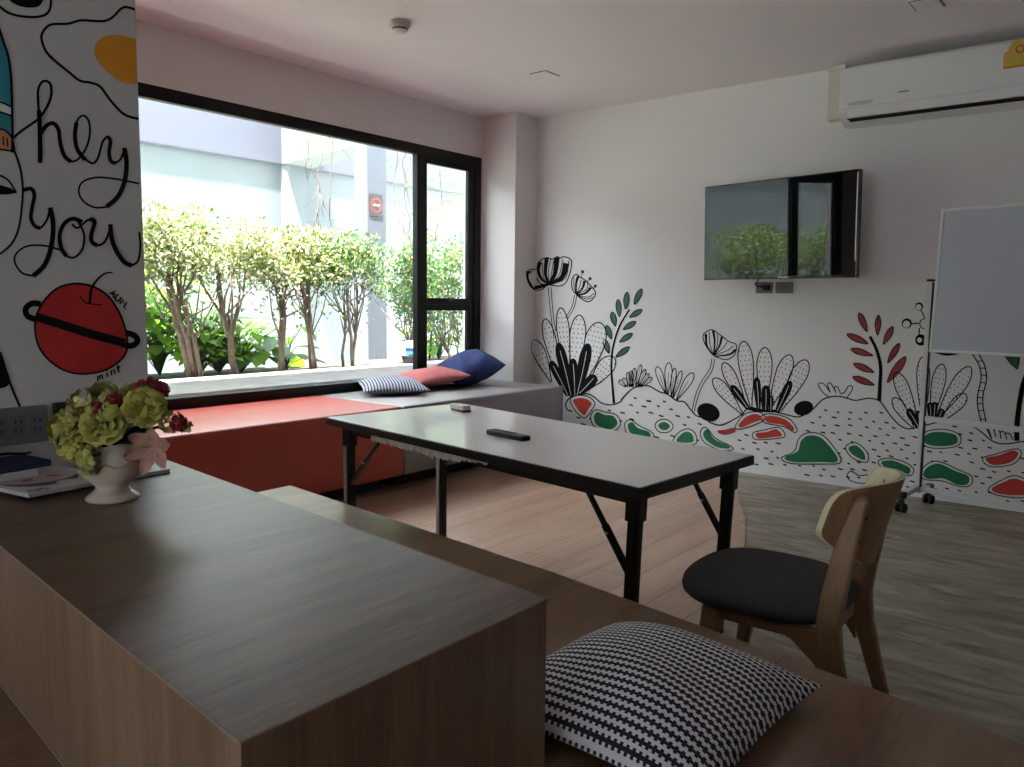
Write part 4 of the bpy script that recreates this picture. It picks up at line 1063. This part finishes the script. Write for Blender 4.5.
for a, b, w in (((245, 400), (160, 283), 30), ((300, 408), (290, 240), 28), ((335, 410), (338, 283), 34), ((362, 412), (362, 335), 22), ((395, 415), (465, 260), 32)): finger(p, a, b, w)
p.stroke([(235, 398), (300, 412), (410, 415)], 3)
p.build('painted_black_leaves', wall_mural, 'black leaves at base of the middle cactus')
p = PM((800, 300, 5.9))
p.stroke([(412, 215), (450, 290), (475, 390), (472, 500), (467, 595)], 3.6, taper=(.8, 1.15))
for a, b, w in (((395, 187), (348, 76), 34), ((457, 207), (463, 90), 32), ((492, 262), (547, 157), 34), ((518, 371), (587, 256), 36), ((515, 487), (624, 334), 46), ((402, 258), (277, 202), 36), ((430, 328), (300, 291), 32), ((436, 427), (316, 376), 34), ((438, 502), (311, 454), 36)): leafshape(p, a, b, w, 'paintrust')
p.build('painted_sprig', wall_mural, 'sprig with dull red leaves right of mural mound')
p = PM((800, 300, 5.9))
p.stroke([(172, 572), (135, 545), (108, 500), (130, 490), (155, 510), (178, 545), (162, 500), (178, 490), (200, 520), (212, 548), (203, 515), (222, 513), (240, 550), (262, 545), (285, 510), (308, 508), (305, 535), (275, 580)], 1.0)
p.build('painted_grass_tuft', wall_mural, 'small outlined grass tuft on top of mural mound')
p = PM((894, 330, 4.04))
for a, b, w in (((80, 398), (-2, 275), 44), ((98, 385), (8, 172), 54), ((118, 375), (118, 108), 52), ((148, 370), (194, 138), 54), ((165, 370), (308, 150), 62), ((188, 372), (290, 260), 50)): paddle(p, a, b, w)
for a, b, w in (((100, 395), (55, 318), 24), ((105, 398), (98, 325), 22), ((148, 360), (146, 292), 20), ((160, 360), (166, 290), 20), ((178, 360), (196, 318), 20)): finger(p, a, b, w)
p.build('painted_cactus', wall_mural, 'dotted cactus behind the whiteboard stand in mural')
p = PM((800, 300, 5.9))
for c_, r, w, rw in (((703, 38), 24, (700, 42), 17), ((630, 138), 30, (628, 143), 21), ((713, 236), 34, (705, 236), 15), ((735, 140), 32, (737, 140), 27)):
    p.ell(c_, r, r*1.0, 0, 'paintblack', .0014); p.ell(w, rw, rw, 0, 'wall', .0018)
p.stroke([(712, 62), (728, 85), (735, 112)], 1.1); p.stroke([(658, 140), (700, 138)], 1.3); p.stroke([(705, 165), (702, 205)], 1.3)
p.build('painted_molecule', wall_mural, 'linked black and white balls left of whiteboard in mural')
p = PM((894, 330, 4.04))
lft = catmull([(312, 90), (342, 140), (352, 195), (338, 260), (338, 310), (352, 372)], 4); rgt = catmull([(335, 88), (365, 140), (374, 200), (360, 260), (360, 310), (372, 372)], 4)
p.stroke(lft, 1.2, smooth=False); p.stroke(rgt, 1.2, smooth=False)
for i in range(1, len(lft)-1, 2): p.stroke([lft[i], rgt[i]], .9, smooth=False)
p.build('painted_ringed_stem', wall_mural, 'wavy ladder-like stem under the whiteboard in mural')
p = PM((894, 330, 4.04))
p.stroke([(560, 130), (525, 210), (508, 290), (498, 370), (496, 448)], 5.2)
p.fill([(440, 95), (480, 105), (508, 108), (500, 158), (475, 140)], 'paintsage'); p.stroke([(440, 95), (475, 140), (500, 158), (508, 100)], 1.1, smooth=False)
p.stroke([(165, 85), (210, 98), (260, 92)], 3)
for a, b, w in (((600, 180), (560, 90), 40), ((620, 260), (560, 220), 40)): leafshape(p, a, b, w, 'paintsage')
p.build('painted_tree', wall_mural, 'thick black stem under the right of whiteboard in mural')
p = PM((894, 330, 4.04))
p.stroke([(370, 388), (385, 420), (395, 440), (380, 392), (400, 398), (412, 432), (405, 400), (425, 405), (432, 440), (430, 412), (448, 415), (455, 442), (452, 418), (470, 422), (480, 445)], 1.1)
p.build('painted_grass_tuft', wall_mural, 'outlined grass tuft under the whiteboard in mural')
# ground line of the mound landscape
p = Paint(onmural, (0, 0, 1)); G = []
def addg(c_, pts): G.extend([(c_[0]+a/c_[2], c_[1]+b/c_[2]) for a, b in pts])
addg((520, 330, 6.973), [(330, 560), (318, 520), (340, 480), (400, 455), (470, 445), (520, 470), (570, 510), (640, 522), (700, 500)])
addg((600, 330, 6.392), [(140, 440), (200, 380), (250, 360), (310, 357), (380, 395), (430, 410), (490, 452), (540, 460), (580, 510), (620, 550), (700, 570)])
addg((700, 330, 5.117), [(45, 470), (100, 487), (150, 470), (210, 435), (250, 397), (300, 405), (360, 415), (430, 430), (500, 445), (550, 425)])
addg((800, 300, 5.9), [(80, 640), (130, 590), (180, 572), (230, 568), (280, 580), (330, 592), (400, 580), (460, 590), (490, 620), (540, 690), (590, 740), (640, 760)])
addg((894, 330, 4.04), [(100, 392), (180, 372), (250, 366), (310, 385), (350, 410), (400, 450), (450, 460), (525, 450), (620, 440), (800, 470)])
p.stroke(G, 1.25, off=.0030)
p.build('painted_ground_line', wall_mural)
BL = []
def blob(crop, pts, m, grow=1.28, lab=None, halo=True, outline=None):
    p = PM(crop); cx = sum(a for a, b in pts)/len(pts); cy = sum(b for a, b in pts)/len(pts)
    d_ = 3.2*crop[2]
    o_ = outline or [(cx+(a-cx)*(1+d_/max(8, math.hypot(a-cx, b-cy))), cy+(b-cy)*(1+d_/max(8, math.hypot(a-cx, b-cy))*.9)) for a, b in pts]
    if halo: p.fill(o_, 'painthalo', off=.0030); p.stroke(o_, 1.0, closed=True, off=.0034)
    p.fill(pts, m, off=.0036)
    p.build('painted_blob' if halo else 'painted_stone', wall_mural, lab)
    P_ = [p.px(q) for q in o_]; xs = [q[0] for q in P_]; ys = [q[1] for q in P_]; BL.append((min(xs), max(xs), min(ys), max(ys)))
c6, c7, c8, c11, c12, c10 = (520, 330, 6.973), (600, 330, 6.392), (700, 330, 5.117), (700, 300, 4.26), (800, 390, 5.9), (894, 330, 4.04)
blob(c6, [(370, 490), (410, 475), (460, 480), (500, 512), (478, 550), (450, 593), (415, 568), (388, 530)], 'paintred', lab='red heart-like spot beside the grey daybed')
blob(c6, [(515, 605), (540, 572), (590, 592), (650, 600), (680, 650), (640, 690), (580, 683), (530, 655)], 'paintgreen', lab='leftmost green spot of mural')
blob(c7, [(180, 600), (208, 590), (240, 625), (310, 650), (322, 680), (260, 680), (200, 660), (180, 630)], 'paintgreen')
blob(c7, [(372, 613), (390, 592), (420, 590), (447, 612), (430, 636), (395, 638)], 'paintgreen', lab='smallest green oval spot')
blob(c7, [(490, 712), (520, 665), (560, 650), (592, 672), (590, 718)], 'paintgreen')
blob(c8, [(20, 520), (40, 512), (75, 560), (140, 588), (152, 606), (95, 602), (45, 575), (18, 545)], 'paintgreen')
blob(c8, [(90, 515), (130, 510), (175, 500), (180, 520), (140, 535), (100, 530)], 'paintrust', halo=False, lab='dull red oblong spot')
blob(c8, [(197, 485), (240, 442), (290, 430), (318, 455), (270, 475), (215, 498)], 'paintred')
blob(c8, [(330, 445), (380, 440), (440, 460), (480, 500), (470, 516), (420, 485), (350, 475)], 'paintred')
blob(c8, [(288, 528), (340, 522), (390, 507), (420, 540), (380, 548), (300, 555)], 'paintred')
blob(c11, [(360, 670), (415, 645), (430, 600), (465, 577), (520, 590), (580, 660), (580, 690), (520, 690), (400, 690)], 'paintgreen', lab='largest green spot of mural')
blob(c11, [(635, 627), (665, 620), (697, 648), (702, 682), (660, 665), (638, 645)], 'paintgreen')
blob(c12, [(480, 425), (540, 415), (600, 435), (650, 462), (640, 495), (590, 480), (520, 470)], 'paintgreen')
blob(c10, [(125, 430), (150, 414), (200, 412), (250, 425), (255, 455), (220, 468), (160, 468), (125, 455)], 'paintgreen')
blob(c10, [(118, 585), (135, 555), (180, 540), (250, 570), (300, 590), (298, 622), (255, 625), (200, 600), (140, 602)], 'paintgreen')
blob(c10, [(370, 518), (420, 507), (480, 487), (502, 502), (470, 535), (400, 545)], 'paintred')
blob(c10, [(395, 640), (440, 615), (485, 600), (530, 615), (600, 655), (500, 668), (420, 660)], 'paintred')
for cc, cx, cy, rx, ry, an in ((c7, 693, 526, 74, 56, 22), (c8, 530, 400, 50, 37, -15)):
    pts = [(cx+rx*math.cos(t)*math.cos(R(an))-ry*math.sin(t)*math.sin(R(an)), cy+rx*math.cos(t)*math.sin(R(an))+ry*math.sin(t)*math.cos(R(an))) for t in [i*.5236 for i in range(12)]]
    blob(cc, pts, 'paintblack', halo=False, lab='black oval stone')
p = PM(c12)
p.stroke([(400, 500), (350, 505), (320, 488), (298, 478), (280, 498), (290, 530), (340, 548), (400, 550)], 1.0)
p.build('painted_outline_spot', wall_mural, 'empty curved outline behind the chair back')
def ground_y(x):
    best = None
    for (a, b) in zip(G, G[1:]):
        if min(a[0], b[0]) <= x <= max(a[0], b[0]) and abs(a[0]-b[0]) > .01:
            y = a[1]+(b[1]-a[1])*(x-a[0])/(b[0]-a[0]); best = y if best is None else max(best, y)
    return best
p = Paint(onmural, (0, 0, 1)); rr = random.Random(4)
row = 0; y = 395.0
while y < 515:
    x = 568.0+(row % 2)*7+rr.uniform(0, 3)
    while x < 1040:
        gy = ground_y(x); xx = x+rr.uniform(-2, 2); yy = y+(x-568)*.06+rr.uniform(-1.5, 1.5)
        wy = aty(xx, yy, MY).z
        if gy and yy > gy+5 and wy > .04 and not any(b[0]+1 < xx < b[1]-1 and b[2]+1 < yy < b[3]-1 for b in BL):
            L_ = rr.uniform(1.3, 2.6); p.stroke([(xx-L_, yy-.6), (xx, yy), (xx+L_, yy+.5)], 1.4, smooth=False, off=.0012)
        x += 13.5
    y += 7.2; row += 1
p.build('painted_dashes', wall_mural)

# ------------------------------------------------------------------ painting on the partition
def PP(crop): return Paint(onpillar, crop)
H1, H2, H3 = (0, 0, 5.9), (0, 110, 4.51), (0, 260, 4.793)
edge = lambda k: (lambda: None)
p = PP(H1)
p.stroke([(818, 66), (780, 50), (740, 42), (710, 55), (660, 105), (600, 125), (480, 120), (400, 140), (300, 145), (255, 185), (245, 230), (270, 300), (320, 355), (400, 420), (470, 475), (530, 487), (590, 510), (650, 590), (720, 665), (770, 690), (824, 702)], 2.6)
p.fill([(558, 310), (570, 250), (620, 212), (700, 206), (770, 222), (818, 245), (820, 300), (822, 380), (824, 440), (824, 488), (780, 496), (700, 475), (620, 410), (575, 360)], 'paintyolk', smooth=True, xmax=139.4)
p.build('painted_fried_egg', wall_pillar, 'fried egg with orange yolk painted at top of partition')
p = PP(H1)
p.fill([(55, 0), (100, 30), (160, 45), (220, 40), (250, 10), (255, -60), (40, -60)], 'paintblack'); p.stroke([(-60, -10), (0, 40), (50, 75), (120, 95), (210, 100), (270, 85), (298, 40), (300, -60)], 2.6)
p.build('painted_ring', wall_pillar, 'black filled ring cut by top of picture')
p = PP(H1)
p.fill([(-120, 100), (-10, 150), (20, 240), (50, 340), (65, 450), (70, 600), (72, 800), (60, 870), (-120, 850)], 'paintteal', smooth=False); p.fill([(-60, 590), (0, 592), (70, 630), (70, 682), (0, 655), (-60, 650)], 'painthalo', smooth=False, off=.0016)
p.stroke([(-30, 100), (0, 180), (22, 250), (50, 340), (65, 450), (70, 600), (74, 800), (70, 900)], 2.4); p.stroke([(-60, 585), (0, 600), (70, 632)], 1.8); p.stroke([(-60, 645), (0, 660), (70, 684)], 1.8)
p.c = H2
p.fill([(-60, 82), (0, 85), (30, 100), (58, 140), (66, 183), (0, 176), (-60, 170)], 'paintpeach', smooth=False, off=.0018); p.stroke([(-50, 78), (0, 85), (30, 97), (55, 130), (66, 183)], 1.8); p.stroke([(-60, 172), (0, 178), (66, 186)], 1.8)
p.stroke([(14, 118), (17, 160)], 1.4, smooth=False); p.stroke([(32, 125), (35, 165)], 1.4, smooth=False)
p.stroke([(60, 175), (78, 220), (95, 280), (103, 360), (98, 440), (85, 530), (55, 600), (0, 650)], 2.2)
p.fill([(-60, 330), (0, 338), (50, 352), (76, 374), (30, 382), (-60, 378)], 'paintblack', smooth=False); p.stroke([(-40, 285), (0, 295), (40, 320), (74, 374)], 2.0)
p.build('painted_face_with_hat', wall_pillar, 'cut-off painted face with teal hat at left edge')
def script(name, label, crop, strokes):
    p = PP(crop)
    for i, (pts, w) in enumerate(strokes): p.stroke(pts, w, off=.0022+i*.0001)
    p.build(name, wall_pillar, label)
script('painted_lettering_hey', 'black brush lettering reading hey', H2, [
 ([(60, 125), (100, 92), (150, 58), (178, 35), (200, 5), (222, -35), (232, -75), (228, -115), (210, -130), (188, -125), (172, -90), (172, -40), (176, 20), (180, 100), (181, 236)], 2.6),
 ([(175, 0), (178, 40), (180, 120), (181, 238)], 4.6),
 ([(182, 110), (208, 72), (240, 60), (264, 90), (272, 150), (290, 205), (320, 234)], 4.2),
 ([(320, 234), (352, 222), (388, 172), (405, 110), (400, 50), (375, 25), (347, 50), (338, 110)], 2.2),
 ([(345, 55), (338, 120), (350, 180), (385, 225)], 4.4),
 ([(370, 210), (415, 240), (440, 220), (455, 170), (465, 140), (485, 120), (498, 140)], 2.4),
 ([(485, 120), (498, 140), (492, 190), (500, 230), (522, 240)], 4.0),
 ([(520, 240), (545, 220), (562, 175)], 2.4),
 ([(560, 170), (571, 240), (562, 320), (532, 390), (480, 437)], 4.8),
 ([(480, 437), (430, 440), (380, 415), (355, 370), (372, 325), (430, 305), (500, 308), (560, 318), (628, 332)], 2.0)])
script('painted_lettering_you', 'black brush lettering reading you', H2, [
 ([(105, 362), (140, 355), (155, 385), (145, 440), (140, 490), (160, 525), (185, 532)], 4.0),
 ([(185, 532), (212, 495), (226, 440)], 2.4),
 ([(226, 440), (240, 520), (230, 620), (200, 700), (150, 748)], 5.0),
 ([(150, 748), (100, 735), (68, 690), (72, 650), (120, 615), (200, 612), (285, 635)], 2.0),
 ([(370, 505), (330, 490), (292, 510), (270, 560), (275, 620), (300, 660)], 4.2),
 ([(300, 660), (335, 665), (370, 630), (380, 570), (365, 525), (345, 495)], 2.2),
 ([(325, 515), (350, 532), (390, 500), (420, 490)], 2.2),
 ([(405, 492), (427, 505), (412, 560), (415, 595), (440, 612)], 4.2),
 ([(440, 612), (470, 597), (490, 555), (500, 515)], 2.4),
 ([(498, 515), (502, 570), (522, 630), (560, 685), (595, 702)], 4.6),
 ([(595, 702), (622, 680), (633, 620), (628, 550)], 2.2)])
p = PP(H3)
O4 = [(180, 250), (220, 185), (280, 132), (360, 113), (440, 125), (510, 165), (560, 230), (595, 310), (612, 400), (595, 460), (540, 510), (460, 540), (370, 545), (290, 520), (220, 465), (180, 400), (167, 320)]
p.fill(O4, 'paintapple'); p.stroke(O4, 1.9, closed=True)
p.stroke([(168, 270), (280, 305), (440, 355), (600, 398)], 8.6, off=.0026)
p.stroke([(195, 212), (155, 208), (124, 232), (132, 268), (180, 288)], 6, off=.0027); p.stroke([(600, 348), (645, 362), (658, 392), (625, 412), (580, 400)], 6, off=.0027)
p.stroke([(430, 210), (438, 140), (470, 90), (505, 64), (540, 60)], 2.4, off=.0028, taper=(1.2, .6)); p.stroke([(385, 175), (400, 195), (430, 210), (490, 215)], 1.2, off=.0028)
p.build('painted_apple_planet', wall_pillar, 'red apple with black planet ring on partition')
def letters(word, org, ux, uy, w, lw, name):
    gl = {'A': [[(0, 0), (.4, 1), (.8, 0)], [(.15, .4), (.65, .4)]], 'U': [[(0, 1), (0, .2), (.35, 0), (.7, .2), (.7, 1)]], 'M': [[(0, 0), (.1, 1), (.4, .4), (.7, 1), (.8, 0)]], '.': [[(0, .0), (.15, .12)]],
          'm': [[(0, 0), (0, .6), (.2, .6), (.25, 0), (.3, .6), (.5, .6), (.55, 0)]], 'i': [[(.1, .6), (.12, 0)], [(.1, .85), (.14, .95)]], 'n': [[(0, 0), (0, .6), (.35, .6), (.4, 0)]], 't': [[(.2, 1), (.2, 0), (.4, 0)], [(0, .65), (.42, .7)]]}
    p = PP(H3); x = 0
    for ch_ in word:
        for s_ in gl[ch_]: p.stroke([(org[0]+ux[0]*(x+a*w)+uy[0]*b, org[1]+ux[1]*(x+a*w)+uy[1]*b) for a, b in s_], lw, smooth=False)
        x += w*(1.0 if ch_ in 'AUMm' else .62)
    p.build(name, wall_pillar)
letters('AUM.', (524, 163), (.72, .69), (17, -24), 34, 1.9, 'painted_signature')
letters('mint', (470, 580), (.92, -.39), (-4, -34), 44, 1.8, 'painted_signature')
p = PP(H3)
p.fill([(-60, 420), (-10, 440), (20, 500), (45, 560), (40, 600), (0, 615), (-60, 600)], 'paintblack'); p.stroke([(0, 440), (48, 590), (97, 706)], 2.6); p.stroke([(20, 716), (170, 704)], 1.6)
p.build('painted_black_leg', wall_pillar, 'black painted shape at lower left of partition')
